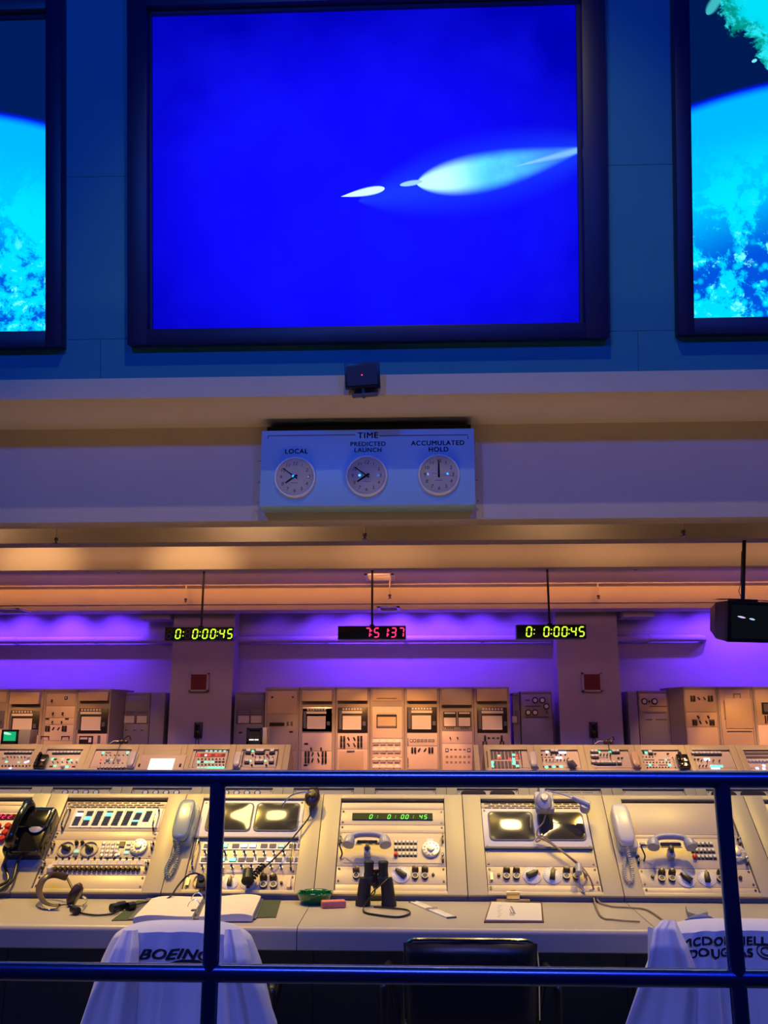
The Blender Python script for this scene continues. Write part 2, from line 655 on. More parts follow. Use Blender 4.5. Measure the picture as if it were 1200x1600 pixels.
def mean_rect(x0, y0, x1, y1):
    """pixel rectangle -> plane rectangle on the leaning wall"""
    xm, ym = (x0+x1)/2, (y0+y1)/2
    return SP.px(x0, ym)[0], SP.px(x1, ym)[0], SP.px(xm, y1)[1], SP.px(xm, y0)[1]


def screen_frame(name, U0, U1, V0, V1, u0, u1, v0, v1, label, light_edge=False):
    """outer rect U,V and screen rect u,v; frame stands proud of the wall, screen is set back in it"""
    cu, cv = (U0+U1)/2, V0
    t = tag(put(None, name, None, SP.W(cu, cv, 0)), label, 'screen')
    f = MB(NAVY)
    D, B = .13, -.0
    for a, b, c, d in ((U0, u0, V0, V1), (u1, U1, V0, V1), (u0, u1, V0, v0), (u0, u1, v1, V1)):
        f.box(a-cu, b-cu, c-cv, d-cv, B, D, .006)
    # inner stepped lip
    q = .035
    for a, b, c, d in ((u0, u0+q*.6, v0, v1), (u1-q, u1, v0, v1), (u0, u1, v0, v0+q*.5), (u0, u1, v1-q, v1)):
        f.box(a-cu, b-cu, c-cv, d-cv, B, D*.35)
    on_sp('screen_frame', f, t, cu, cv)
    return t


# centre screen
U0, U1 = SP.px(205.5, 300)[0], SP.px(944, 300)[0]
V0 = SP.px(575, 538)[1]
V1 = SP.px(575, -22)[1]
u0, u1 = SP.px(236, 300)[0], SP.px(908, 300)[0]
v0, v1 = SP.px(575, 514)[1], SP.px(575, 12)[1]
t = screen_frame('projection_screen', U0, U1, V0, V1, u0, u1, v0, v1, 'big centre screen in a navy frame showing blue sky and a glowing rocket plume')
m, g, vec, x, y, e = screen_mat('blue_sky_footage')
cu, cv = (u0+u1)/2, (v0+v1)/2


def L2(px, py):
    a, b = SP.px(px, py)
    return a-cu, b-cv


r2 = g.n('ADD', g.n('MULTIPLY', g.n('MULTIPLY', x, x), .16), g.n('MULTIPLY', g.n('MULTIPLY', g.n('ADD', y, .35), g.n('ADD', y, .35)), .28))
base = g.mix(g.ss(r2, 0, 1.1), (.005, .003, 1.1), (.0, .0, .45))
base = g.mix(g.n('MULTIPLY', g.ss(g.noise(vec, .8, 3), .35, .75), .35), base, (.008, .010, 1.2))
halo, _ = lens(g, x, y, L2(560, 315), L2(960, 225), .42, .8, .8, 1.0)
base = g.mix(g.n('MULTIPLY', halo, .3), base, (.02, .12, 1.4))
pl, sN = lens(g, x, y, L2(651, 288), L2(925, 229), .20, .62, 1.1, .65, curve=-.10)
nz = g.noise(vec, 3.0, 4)
c_in = g.mix(g.ss(sN, .12, .42), (.62, 1.3, 1.35), (.12, .85, 1.35))
c_in = g.mix(g.ss(sN, .40, .85), c_in, (.05, .22, 1.25))
c_pl = g.mix(g.n('MULTIPLY', g.n('MULTIPLY', g.ss(nz, .35, .65), g.ss(sN, .2, .5)), .45), c_in, (.05, .30, 1.3))
tail, _ = lens(g, x, y, L2(800, 262), L2(960, 222), .05, 1.2, .6, .9)
c_pl = g.mix(g.n('MULTIPLY', tail, .6), c_pl, (.35, .75, 1.3))
base = g.mix(pl, base, c_pl)
st, _ = lens(g, x, y, L2(533, 308), L2(601, 295), .045, 1.0, .5, .5)
base = g.mix(st, base, (.75, 1.3, 1.2))
nb, _ = lens(g, x, y, L2(625, 290), L2(660, 284), .03, .5, .5, .5)
base = g.mix(nb, base, (.35, .7, 1.2))
g.nt.links.new(base, e.inputs[0])
e.inputs[1].default_value = 1.0
s = MB(m).box(u0-cu, u1-cu, v0-cv, v1-cv, 0, .012)
on_sp('screen_image', s, t, cu, cv, .0)


def earth_screen(side):
    if side == 'left':
        U1 = SP.px(104, 300)[0]
        u1 = SP.px(80, 340)[0]
        V0, v0 = SP.px(50, 546.5)[1], SP.px(50, 522)[1]
        U0, u0 = U1-(frameW), u1-(screenW)
        lab = 'cut-off left screen in a navy frame showing a bright cyan planet surface'
    else:
        U0 = SP.px(1051, 300)[0]
        u0 = SP.px(1075.5, 340)[0]
        V0, v0 = SP.px(1130, 526)[1], SP.px(1130, 501)[1]
        U1, u1 = U0+frameW, u0+screenW
        lab = 'cut-off right screen in a navy frame showing a spacecraft above a cyan planet'
    V1 = V0+(frameH)
    v1 = v0+screenH
    t = screen_frame('projection_screen', U0, U1, V0, V1, u0, u1, v0, v1, lab)
    m, g, vec, x, y, e = screen_mat('planet_footage')
    cu, cv = (u0+u1)/2, (v0+v1)/2

    def P(px, py):
        a, b = SP.px(px, py)
        return a-cu, b-cv
    # horizon as circle
    if side == 'left': a, b, R = P(-40, 172), P(80, 194), 4.6
    else: a, b, R = P(1073, 168), P(1200, 131), 5.2
    mx, my = (a[0]+b[0])/2, (a[1]+b[1])/2
    dx, dy = b[0]-a[0], b[1]-a[1]
    L = sqrt(dx*dx+dy*dy)
    h = sqrt(R*R-L*L/4)
    cx, cy = mx+dy/L*h, my-dx/L*h
    X, Y = g.n('SUBTRACT', x, cx), g.n('SUBTRACT', y, cy)
    d = g.n('SUBTRACT', R, g.n('SQRT', g.n('ADD', g.n('MULTIPLY', X, X), g.n('MULTIPLY', Y, Y))))
    limb = g.mix(g.ss(d, 0, .10), (0, .01, 1.0), (0, .50, 1.1))
    body = g.mix(g.ss(d, .2, .9), limb, (0, .62, 1.15))
    body = g.mix(g.ss(d, .75, 1.5), body, (0, .09, .75))
    n1 = g.noise(vec, 1.5, 7, .7, .5)
    n2 = g.noise(vec, 7.0, 8, .75, .3)
    n3 = g.n('ADD', g.n('MULTIPLY', n1, .62), g.n('MULTIPLY', n2, .38))
    cl = g.n('MULTIPLY', g.ss(n3, .475, .535), g.ss(d, .3, 1.0))
    body = g.mix(g.n('MULTIPLY', cl, .9), body, (0, .85, 1.2))
    vo = g.nt.nodes.new('ShaderNodeTexVoronoi')
    g.nt.links.new(vec, vo.inputs['Vector'])
    vo.inputs['Scale'].default_value = 9
    dots = g.n('MULTIPLY', g.n('SUBTRACT', 1, g.ss(vo.outputs['Distance'], .12, .42)), g.ss(d, 1.1, 1.6))
    body = g.mix(g.n('MULTIPLY', dots, .8), body, (0, .9, 1.2))
    sp_ = g.n('MULTIPLY', g.ss(n2, .56, .64), g.ss(d, .9, 1.6))
    body = g.mix(sp_, body, (.25, 1.25, 1.15))
    wh = g.n('MULTIPLY', g.ss(n2, .66, .72), g.ss(d, 1.1, 1.8))
    body = g.mix(wh, body, (.9, 1.4, 1.2))
    sky = (.0, .010, .085) if side == 'right' else (.0, .012, .11)
    col = g.mix(g.ss(d, -.03, .03), sky, body)
    if side == 'right':
        q = P(1300, -52)
        X, Y = g.n('SUBTRACT', x, q[0]), g.n('SUBTRACT', y, q[1])
        rr = g.n('SQRT', g.n('ADD', g.n('MULTIPLY', X, X), g.n('MULTIPLY', Y, Y)))
        rr = g.n('ADD', rr, g.n('MULTIPLY', g.n('SUBTRACT', g.noise(vec, 3.2, 6, .7, .4), .5), .8))
        craft = g.n('SUBTRACT', 1, g.ss(rr, 1.02, 1.08))
        cc = g.mix(g.ss(n2, .45, .6), (0, .30, .25), (.02, .85, .95))
        cc = g.mix(g.n('SUBTRACT', 1, g.ss(rr, .82, .97)), cc, (0, .75, .95))
        col = g.mix(craft, col, cc)
        s2, _ = lens(g, x, y, P(1104, 24), P(1124, -6), .06, .5, .5, .6)
        col = g.mix(s2, col, (.05, .5, .55))
        s3, _ = lens(g, x, y, P(1174, 98), P(1182, 94), .02, .5, .5, .6)
        col = g.mix(s3, col, (.2, .9, 1))
    g.nt.links.new(col, e.inputs[0])
    s = MB(m).box(u0-cu, u1-cu, v0-cv, v1-cv, 0, .012)
    on_sp('screen_image', s, t, cu, cv)


frameW, frameH, screenW, screenH = U1-U0, V1-V0, u1-u0, v1-v0
earth_screen('left')
earth_screen('right')

# ------------------------------------------------------------ small tilted speaker on the ledge
W = Matrix.Translation(atY(566, 588, 7.21)) @ Matrix.Rotation(radians(-4), 4, 'Y') @ Matrix.Rotation(radians(12), 4, 'X')
t = tag(put(None, 'speaker', None, W), 'small black tilted box with a red dot standing on the ledge below the centre screen', 'speaker')
MB(BLACK).prism([(-.15, -.10), (.15, -.11), (.155, .10), (-.145, .115)], -.04, .06, Matrix.Rotation(pi/2, 4, 'X'), .008).build('housing', t, W)
MB(mat('dark_grille', (.02, .022, .05), .5)).box(-.13, .13, -.065, -.060, -.085, .085).build('front_glass', t, W)
MB(R_ON).cyl(.006, .065, .068, M=Matrix.Rotation(pi/2, 4, 'X')).build('indicator_light', t, W)
MB(SLATE).box(-.012, .012, -.02, .02, -.19, -.09).box(-.10, .12, -.03, .11, -.165, -.15).build('bracket', t, W)

# ------------------------------------------------------------ clock board
BP = wall_plane(7.88)
bu0, bu1 = BP.px(407, 730)[0], BP.px(742, 730)[0]
bv0, bv1 = BP.px(575, 790)[1], BP.px(575, 671)[1]
bc, bm_ = (bu0+bu1)/2, (bv0+bv1)/2
W0 = BP.W(bc, bm_)
board = tag(put(None, 'clock_board', None, W0), 'wide pale wall board lettered TIME under the ledge, carrying three round clocks', 'board')
bw, bh = bu1-bu0, bv1-bv0
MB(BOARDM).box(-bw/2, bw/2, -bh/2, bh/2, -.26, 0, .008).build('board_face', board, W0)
MB(DARK).box(-bw/2+.03, bw/2-.02, bh/2-.005, bh/2+.075, -.26, -.12).build('top_bracket', board, W0)
lt = MB(INK)


def BL(px, py):
    a, b = BP.px(px, py)
    return a-bc, b-bm_


def btext(s, px, py, size):
    a, b = BL(px, py)
    text_mb(lt, s, size, Matrix.Translation((a, b-size*.35, .0008)), offset=size*.02, space=1.12)


btext('TIME', 575, 680, .082)
btext('LOCAL', 463, 705, .062)
btext('PREDICTED', 575, 693.5, .058)
btext('LAUNCH', 575, 703, .058)
btext('ACCUMULATED', 684, 692, .062)
btext('HOLD', 685, 702, .062)
for xa, xb in ((419, 555), (593, 731)):
    a, b = BL(xa, 681), BL(xb, 680)
    lt.box(a[0], b[0], a[1]-.003, a[1]+.003, 0, .001)
for xa in (419, 731):
    a = BL(xa, 681)
    lt.box(a[0]-.003, a[0]+.003, a[1]-.03, a[1], 0, .001)
lt.build('lettering', board, W0)
for sx in (-1, 1):
    for py in (690, 717, 750, 782):
        y_ = BL(575, py)[1]
        MB(CHROME).tube([(sx*bw/2, y_, -.05), (sx*(bw/2+.012), y_, -.05)], .006).ball((sx*(bw/2+.018), y_, -.05), .012).build('latch_screw', board, W0)


def wall_clock(px, py, label, hh, mm, sec=None):
    R = .190
    W = BP.Wp(px, py, .001)
    t = tag(put(None, 'wall_clock', None, W), label, 'clock', 'round wall clocks on the time board')
    MB(WHITE).lathe([(0, 0), (R, 0), (R, .035), (R-.005, .045), (R-.014, .045), (R-.018, .03), (0, .03)], 48).build('clock_case', t, W)
    d = MB(mat('clock_dial', (.95, .93, .92), .5)).cyl(R-.018, .030, .032, n=48)
    d.build('dial', t, W)
    k = MB(INK)
    for i in range(12):
        a = pi/2-2*pi*(i+1)/12
        text_mb(k, str(i+1), .046, Matrix.Translation((.125*cos(a), .125*sin(a)-.016, .0325)), ext=.0004, shear=.12)
    for i in range(60):
        a = 2*pi*i/60
        M = Matrix.Rotation(a, 4, 'Z')
        k.box(.157, .164, -.0012, .0012, .032, .0328, M=M)
    k.box(-.035, .035, -.058, -.055, .032, .0328)
    k.build('numerals', t, W)

    def hand(name, deg, L, w_, tail, z, m_):
        M = Matrix.Rotation(-radians(deg), 4, 'Z')
        MB(m_).prism([(-w_, -tail), (w_, -tail), (w_*.7, L), (-w_*.7, L)], z, z+.0015, M).build(name, t, W)
    hand('hour_hand', (hh % 12+mm/60)*30, .10, .010, .028, .034, BLACK)
    hand('minute_hand', mm*6, .135, .006, .03, .036, BLACK)
    if sec is not None: hand('second_hand', sec*6, .15, .0015, .06, .038, mat('grey_hand', (.25, .25, .3), .4))
    gl = mat('clock_glass', (1, 1, 1), .03, trans=1)
    MB(gl).lathe([(R-.014, .043), (R*.8, .056), (R*.5, .066), (R*.2, .071), (0, .072)], 48).build('glass', t, W)


wall_clock(461.5, 747, 'round clock under the word LOCAL, hands crossing near eight', 7, 51)
wall_clock(573, 745, 'round clock under PREDICTED LAUNCH, middle one of the three', 7, 51)
wall_clock(685.5, 743, 'round clock under ACCUMULATED HOLD with both hands straight up', 12, 0, 16.5)


# ------------------------------------------------------------ hanging digital clocks
def hang_clock(px0, px1, py0, py1, rod_px, Y, chars, on, off, label, hscale=.66, xs=None):
    P = wall_plane(Y)
    a, b = P.px(px0, (py0+py1)/2)[0], P.px(px1, (py0+py1)/2)[0]
    c, d = P.px((px0+px1)/2, py1)[1], P.px((px0+px1)/2, py0)[1]
    W = P.W((a+b)/2, (c+d)/2)
    wv, hv = b-a, d-c
    t = tag(put(None, 'digital_clock', None, W), label, 'clock', 'digital countdown clocks hanging from the beams')
    MB(BLACK).box(-wv/2, wv/2, -hv/2, hv/2, -.14, 0, .006).build('housing', t, W)
    fr = MB(mat('clock_bezel', (.10, .09, .10), .35))
    for q in ((-wv/2, wv/2, hv/2-.008, hv/2), (-wv/2, wv/2, -hv/2, -hv/2+.008), (-wv/2, -wv/2+.008, -hv/2, hv/2), (wv/2-.008, wv/2, -hv/2, hv/2)):
        fr.box(*q, 0, .008)
    fr.build('bezel', t, W)
    rx = P.px(rod_px, py0)[0]-(a+b)/2
    rod = MB(BLACK).tube([(rx, hv/2, -.07), (rx, 3.335-(c+d)/2, -.07)], .014, 10)
    rod.box(rx-.03, rx+.03, hv/2-.002, hv/2+.02, -.10, -.04)
    rod.build('hanging_rod', t, W)
    L = MB()
    seven(L, [((fx-.5)*wv, ch) for fx, ch in chars], hv*hscale, on, off, slant=.10, t=.14)
    L.T = Matrix()
    o = L.build('digits', t, W @ Matrix.Translation((0, 0, .001)))
    return t


cy_ = [(.06, '8_'), (.19, '0'), (.265, ':'), (.33, '8_'), (.44, '0'), (.51, ':'), (.585, '0'), (.70, '0'), (.765, ':'), (.83, '4'), (.945, '5')]
hang_clock(258, 365, 980, 1001, 312.5, 10.95, cy_, LED_Y, mat('ghost_led', (.16, .11, .09), .5), 'left hanging digital clock with yellow-green digits 0:0:00:45 and dim unlit eights')
cy2 = [(.18, '0'), (.255, ':'), (.43, '0'), (.50, ':'), (.575, '0'), (.69, '0'), (.755, ':'), (.82, '4'), (.935, '5')]
hang_clock(807, 916, 976, 998, 860, 10.95, cy2, LED_Y, None, 'right hanging digital clock with yellow-green digits 0:0:00:45 on plain black')
cy3 = [(.44, '7'), (.495, ':'), (.57, '5'), (.70, '1'), (.75, ':'), (.82, '3'), (.935, '7')]
hang_clock(528, 634, 978, 999, 581, 10.95, cy3, LED_R, None, 'middle hanging digital clock with pink-red digits 7:51:37')

# ------------------------------------------------------------ hanging television on the right
P = wall_plane(9.25)
W = P.Wp(1172, 972, 0) @ Matrix.Rotation(radians(17), 4, 'Y') @ Matrix.Rotation(radians(9), 4, 'X')
tv = tag(put(None, 'television', None, W), 'bulky black tube television hanging from the beam at the right edge', 'television')
hx, hy = .275, .205
cb = MB(BLACK)
cb.grid(lambda a, b: Vector(((lambda q, z: (cos(q)*1.0, sin(q)*1.0))(0, 0)[0]*0, 0, 0)), 1, 1) if False else None
for z0, z1, s0, s1 in ((-.03, 0, 1, 1), (-.22, -.03, .93, 1), (-.42, -.22, .62, .93)):
    lo = [(x_*s0, y_*s0) for x_, y_ in rrect(2*hx, 2*hy, .03)]
    hi = [(x_*s1, y_*s1) for x_, y_ in rrect(2*hx, 2*hy, .03)]
    n_ = len(lo)
    cb.grid(lambda a, b: Vector((*((lo if b < .5 else hi)[int(round(a*n_)) % n_]), z0 if b < .5 else z1)), n_, 1, closed=True)
cb.prism([(x_*.62, y_*.62) for x_, y_ in rrect(2*hx, 2*hy, .03)], -.425, -.42)
cb.build('housing', tv, W)
f = MB(BLACK)
for q in ((-hx, hx, hy-.035, hy), (-hx, hx, -hy, -hy+.04), (-hx, -hx+.045, -hy, hy), (hx-.045, hx, -hy, hy)): f.box(*q, -.005, .02, .004)
f.build('bezel', tv, W)
m, g, vec, x, y, e = screen_mat('tube_reflections')
a_, _ = lens(g, x, y, (-.155, .055), (-.06, .04), .012, .7, .7, .6)  # pale streaks are reflections on the tube, painted as emission
b_, _ = lens(g, x, y, (-.02, .035), (.05, .025), .012, .7, .7, .6)
col = g.mix(a_, (.003, .004, .006), (.8, .6, 1))
col = g.mix(b_, col, (.5, .7, 1))
g.nt.links.new(col, e.inputs[0])
MB(m).grid(lambda a, b: Vector(((a-.5)*2*(hx-.04), (b-.5)*2*(hy-.035), .012-.02*((a-.5)**2+(b-.5)**2))), 12, 10).build('screen_glass', tv, W)
gr = MB(mat('dusty_cover', (.16, .13, .12), .8))
gr.grid(lambda a, b: Vector(((a-.5)*2*hx*.94, hy+.008+.014*abs(sin(a*9)), -.03-b*.2)), 30, 3)
gr.build('dust_cover', tv, W)
rodm = MB(BLACK)
top = W.inverted() @ Vector((atY(1163, 845, 9.27).x, 9.27, 3.335))
rodm.tube([(-.0, hy, -.12), top], .02, 10).tube(smooth_path([(-.01, hy+.02, -.1), (-.06, hy+.1, -.1), (-.04, hy+.2, -.1), top+Vector((-.03, -.12, 0))], 6), .004, 6)
rodm.box(-.12, .12, hy-.01, hy+.025, -.2, -.04)
rodm.build('hanging_pole', tv, W)


# ------------------------------------------------------------ sprinklers and vents on the ceiling
def sprinkler(px, py, Y, zc, label):
    p = atY(px, py, Y)
    t = thing('fire_sprinkler', (p.x, p.y, p.z), label, 'sprinkler', 'ceiling sprinklers')
    MB(BEAMM).tube([(p.x, p.y, zc), (p.x, p.y, p.z+.02)], .012).build('drop_pipe', t)
    MB(BROWN).tube([(p.x, p.y, p.z+.03), (p.x, p.y, p.z)], .024, 10).tube([(p.x, p.y, p.z), (p.x, p.y, p.z-.025)], .012, 8).tube([(p.x, p.y, p.z-.025), (p.x, p.y, p.z-.03)], .028, 10).build('sprinkler_head', t)


for a in ((87, 845, 9.0, 3.85, 'ceiling sprinkler in front of the nearest recess beam, far left'),
          (570, 838, 9.0, 3.85, 'ceiling sprinkler in the nearest recess above the clock board middle'),
          (1068, 833, 9.0, 3.85, 'ceiling sprinkler left of the television pole'),
          (185, 892, 11.4, 3.6, 'ceiling sprinkler between the left edge and the left hanging clock rod'),
          (993, 887, 11.4, 3.6, 'ceiling sprinkler between the right hanging clock rod and the television'),
          (290, 938, 13.9, 3.585, 'small sprinkler against the orange beam just left of the left clock rod'),
          (935, 933, 13.9, 3.585, 'small sprinkler against the orange beam right of the right clock rod'),
          (609, 932, 13.5, 3.585, 'brightly lit sprinkler right of the middle clock rod')):
    sprinkler(*a)


def ceil_vent(px0, px1, py0, py1, z, label):
    a, b = atZ((px0+px1)/2, py1, z), atZ((px0+px1)/2, py0, z)
    y0, y1 = sorted((a.y, b.y))
    x0, x1 = atZ(px0, (py0+py1)/2, z).x, atZ(px1, (py0+py1)/2, z).x
    t = thing('ceiling_vent', ((x0+x1)/2, (y0+y1)/2, z-.02), label, 'vent', 'square ceiling vents')
    f = MB(WHITE)
    q = .05
    for r_ in ((x0, x1, y0, y0+q), (x0, x1, y1-q, y1), (x0, x0+q, y0, y1), (x1-q, x1, y0, y1)): f.box(*r_, z-.02, z)
    f.build('vent_frame', t)
    MB(DARK).box(x0+q, x1-q, y0+q, y1-q, z-.004, z).build('vent_backing', t)
    sl = MB(WHITE)
    n_ = 6
    for i in range(n_):
        yy = y0+q+(y1-y0-2*q)*(i+.5)/n_
        sl.box(x0+q, x1-q, -.004, .004, -.014, .004, M=Matrix.Translation((0, yy, z-.008)) @ Matrix.Rotation(.6, 4, 'X'))
    sl.build('vent_slats', t)


ceil_vent(571, 616, 896, 906, 3.6, 'upper white square vent crossed by the middle clock rod')
ceil_vent(590, 625, 947, 953, 3.245, 'lower white vent near the purple wall, above the red clock')
ceil_vent(-8, 41, 950, 956.5, 3.245, 'white vent above the purple wall at the left edge')

# ------------------------------------------------------------ pillar fittings
for px, lab, lab2 in ((312, 'dark red square speaker grille on the left pillar', 'black wall telephone on the left pillar'),
                      (924, 'dark red square speaker grille on the right pillar', 'black wall telephone on the right pillar')):
    P = wall_plane(14.895)
    W = P.Wp(px, 1066, 0)
    t = tag(put(None, 'wall_speaker', None, W), lab, 'speaker', 'speaker grilles on the pillars')
    f = MB(WALLM)
    for q in ((-.16, .16, .125, .15), (-.16, .16, -.15, -.125), (-.16, -.13, -.15, .15), (.13, .16, -.15, .15)): f.box(*q, 0, .07)
    f.build('speaker_box', t, W)
    MB(DRED).box(-.13, .13, -.125, .125, 0, .06).build('grille', t, W)
    W = P.Wp(px+(-1.5 if px < 600 else 3), 1140, 0)
    t = tag(put(None, 'wall_telephone', None, W), lab2, 'telephone', 'black telephones on the pillars')
    MB(BLACK).box(-.065, .065, -.13, .12, 0, .05, .01).build('base', t, W)
    MB(GLOSSB).box(-.03, .03, -.12, .11, .05, .085, .012).build('handset', t, W)
    MB(BLACK).tube(smooth_path([(-.02, -.12, .05), (-.03, -.24, .06), (0, -.33, .05), (.02, -.24, .06), (.01, -.13, .04)], 6), .006, 6).build('cord', t, W)


# ============================================================ PANEL PARTS (shared meshes, z out of the panel)
def k_round(m): m.m(BROWN).lathe([(0, 0), (.013, 0), (.012, .016), (.009, .02), (0, .02)], 14)
def k_roundw(m): m.m(WHITE).lathe([(0, 0), (.015, 0), (.014, .016), (.010, .020), (0, .020)], 14)
def k_small(m): m.m(BLACK).lathe([(0, 0), (.0095, 0), (.0085, .012), (.006, .020), (.0, .020)], 12).m(CHROME).cyl(.004, .02, .0215, n=8)
def k_jack(m): m.m(BROWN).lathe([(0, 0), (.017, 0), (.016, .012), (0, .012)], 18).m(WHITE).lathe([(.0118, .0125), (.0150, .0125), (.0150, .015), (.0118, .015), (.0118, .0125)], 18).m(BLACK).cyl(.0116, .0122, .0132, n=12)
def k_cap(m): m.m(BROWN).lathe([(0, 0), (.0175, 0), (.0165, .018), (.011, .028), (0, .030)], 16)
def k_toggle(m): m.m(CHROME).cyl(.007, 0, .006, n=8).m(BLACK).tube([(0, 0, .004), (0, -.008, .028)], [.0035, .0055], 8)
def k_screw(m): m.m(BROWN).cyl(.005, 0, .003, n=8)
def k_bigtoggle(m): m.m(BLACK).cyl(.012, 0, .008, n=10).tube([(0, 0, .006), (.006, -.02, .03)], [.006, .010], 8)
def k_stack(m): m.m(BLACK).box(-.016, .016, -.045, .045, 0, .03, .006)


def k_wbtn(m): m.m(BLACK).box(-.019, .019, -.019, .010, 0, .016).m(WHITE).box(-.015, .015, -.008, .018, 0, .024, .003)


def k_dial(m):
    m.m(WHITE).lathe([(0, 0), (.040, 0), (.040, .003), (.037, .005), (0, .005)], 32)
    m.m(mat('dial_grey', (.35, .33, .28), .5))
    for i in range(18):
        if 12 < i < 15: continue
        m.box(.030, .035, -.0008, .0008, .005, .0055, M=Matrix.Rotation(i*pi/9, 4, 'Z'))
    m.m(RED)
    for i in range(3): m.box(.024, .034, -.002, .002, .005, .0056, M=Matrix.Rotation(1.2+i*.2, 4, 'Z'))
    m.m(BLACK).prism([(-.011, -.024), (.011, -.024), (.010, .010), (0, .030), (-.010, .010)], .005, .024, None, .003)


def k_ringdial(m):
    m.m(CREAM).lathe([(0, 0), (.041, 0), (.041, .006), (.035, .008), (.034, .002), (0, .002)], 32)
    m.m(BLACK).prism([(-.009, -.02), (.009, -.02), (.008, .012), (0, .026), (-.008, .012)], .002, .026, Matrix.Rotation(.5, 4, 'Z'), .003)


def k_rotary(m):
    m.m(SILVER).lathe([(0, 0), (.042, 0), (.044, .008), (.040, .016), (.020, .018), (0, .018)], 36)
    m.m(WHITE)
    for i in range(10): m.cyl(.0055, .0175, .0195, n=10, M=Matrix.Translation((.031*cos(i*.55), .031*sin(i*.55), 0)))
    m.m(SILVER).lathe([(.019, .018), (.017, .026), (.0, .028)], 24)


def k_key(m): m.m(BLACK).box(-.0095, .0095, -.013, .012, 0, .004).m(WHITE).box(-.007, .007, -.006, .009, .004, .012, .002)
def k_frame(m): m.m(WHITE).box(-.019, .019, -.015, .015, 0, .004).m(PANEL2).box(-.013, .013, -.008, .008, .004, .012, .002)
def k_ind(m): m.m(DARK).box(-.015, .015, -.005, .005, 0, .002).m(SILVER).box(-.015, .015, .0045, .006, 0, .003)


def handle_mesh(L):
    def f(m): m.m(BROWN).tube([(0, L/2, 0), (0, L/2, .02)], .005, 8).tube([(0, -L/2, 0), (0, -L/2, .02)], .005, 8).m(CHROME).tube(smooth_path([(0, L/2, .012), (0, L/2-.01, .028), (0, 0, .030), (0, -L/2+.01, .028), (0, -L/2, .012)], 5), .0045, 8)
    return lib('handle_%.3f' % L, f)


KEYS = dict(round=k_round, roundw=k_roundw, small=k_small, jack=k_jack, cap=k_cap, toggle=k_toggle, bigtoggle=k_bigtoggle, stack=k_stack,
            wbtn=k_wbtn, dial=k_dial, ringdial=k_ringdial, rotary=k_rotary, key=k_key, frame=k_frame, ind=k_ind)
NAMES = dict(round='knob', roundw='knob', small='knob', jack='jack_socket', cap='knob', toggle='toggle_switch', bigtoggle='toggle_switch', stack='switch_block',
             wbtn='push_button', dial='pointer_dial', ringdial='pointer_dial', rotary='telephone_dial', key='push_button', frame='push_button', ind='indicator')


class Face:
    """panel plane with a crop mapping so that things can be laid where the photo shows them"""
    def __init__(s, plane, thing_, n0=-.010, crop=lambda x, y: (x, y)):
        s.P, s.t, s.n0, s.crop = plane, thing_, n0, crop
        s.cur = thing_

    def panel(s, u0, u1, v0, v1, m=PANEL, screws=2, name='rack_panel', thick=.004, bev=.0012, edge=.012):
        cu, cv = (u0+u1)/2, (v0+v1)/2
        W = s.P.W(cu, cv, s.n0)
        mb = MB(m).box(u0-cu, u1-cu, v0-cv+.0008, v1-cv-.0008, -thick, 0, bev)
        mb.m(BROWN)
        for i in range(screws):
            yy = (v1-cv-.014) if i == 0 else (v0-cv+.014) if i == 1 else 0
            for sx in (-1, 1): mb.cyl(.0048, 0, .003, n=8, M=Matrix.Translation((sx*((u1-u0)/2-edge), yy, 0)))
        s.cur = mb.build(name, s.t, W)
        return s.cur

    def at(s, x, y, n=0, rot=0):
        return s.P.Wp(*s.crop(x, y), s.n0+n, rot)

    def put(s, kind, x, y, rot=0, sc=1, n=0, name=None):
        W = s.at(x, y, n, rot)
        if sc != 1: W = W @ Matrix.Scale(sc, 4)
        return put(lib(NAMES[kind]+'_'+kind, KEYS[kind]), name or NAMES[kind], s.cur, W)

    def row(s, kind, x0, x1, y, n, **k):
        return [s.put(kind, x0+(x1-x0)*i/max(1, n-1), y, **k) for i in range(n)]

    def rect(s, x0, y0, x1, y1):
        a = s.crop((x0+x1)/2, (y0+y1)/2)
        A, B = s.crop(x0, (y0+y1)/2), s.crop(x1, (y0+y1)/2)
        C_, D_ = s.crop((x0+x1)/2, y1), s.crop((x0+x1)/2, y0)
        u0, u1, v0, v1 = s.P.px(*A)[0], s.P.px(*B)[0], s.P.px(*C_)[1], s.P.px(*D_)[1]
        return u0, u1, v0, v1

    def plate(s, x0, y0, x1, y1, m, z=.003, name='plate', z0=0, bev=0):
        u0, u1, v0, v1 = s.rect(x0, y0, x1, y1)
        cu, cv = (u0+u1)/2, (v0+v1)/2
        return MB(m).box(u0-cu, u1-cu, v0-cv, v1-cv, z0, z, bev).build(name, s.cur, s.P.W(cu, cv, s.n0))

    def lamp(s, x0, y0, x1, y1, m, name='indicator_light'):
        return s.plate(x0, y0, x1, y1, m, .004, name)

    def handle(s, x, ya, yb):
        a, b = s.P.px(*s.crop(x, ya)), s.P.px(*s.crop(x, yb))
        L = round(abs(a[1]-b[1]), 2)
        return put(handle_mesh(max(L, .03)), 'handle', s.cur, s.P.W((a[0]+b[0])/2, (a[1]+b[1])/2, s.n0))

    def handle_u(s, u, va, vb):
        return put(handle_mesh(max(.03, round(abs(va-vb), 2))), 'handle', s.cur, s.P.W(u, (va+vb)/2, s.n0))


# ============================================================ CONSOLE ROWS
PITCHX = .6597
A_TOP = Vector((0, 4.453, 1.137))      # upper edge of the panel opening on the sloping face
S45 = sqrt(.5)


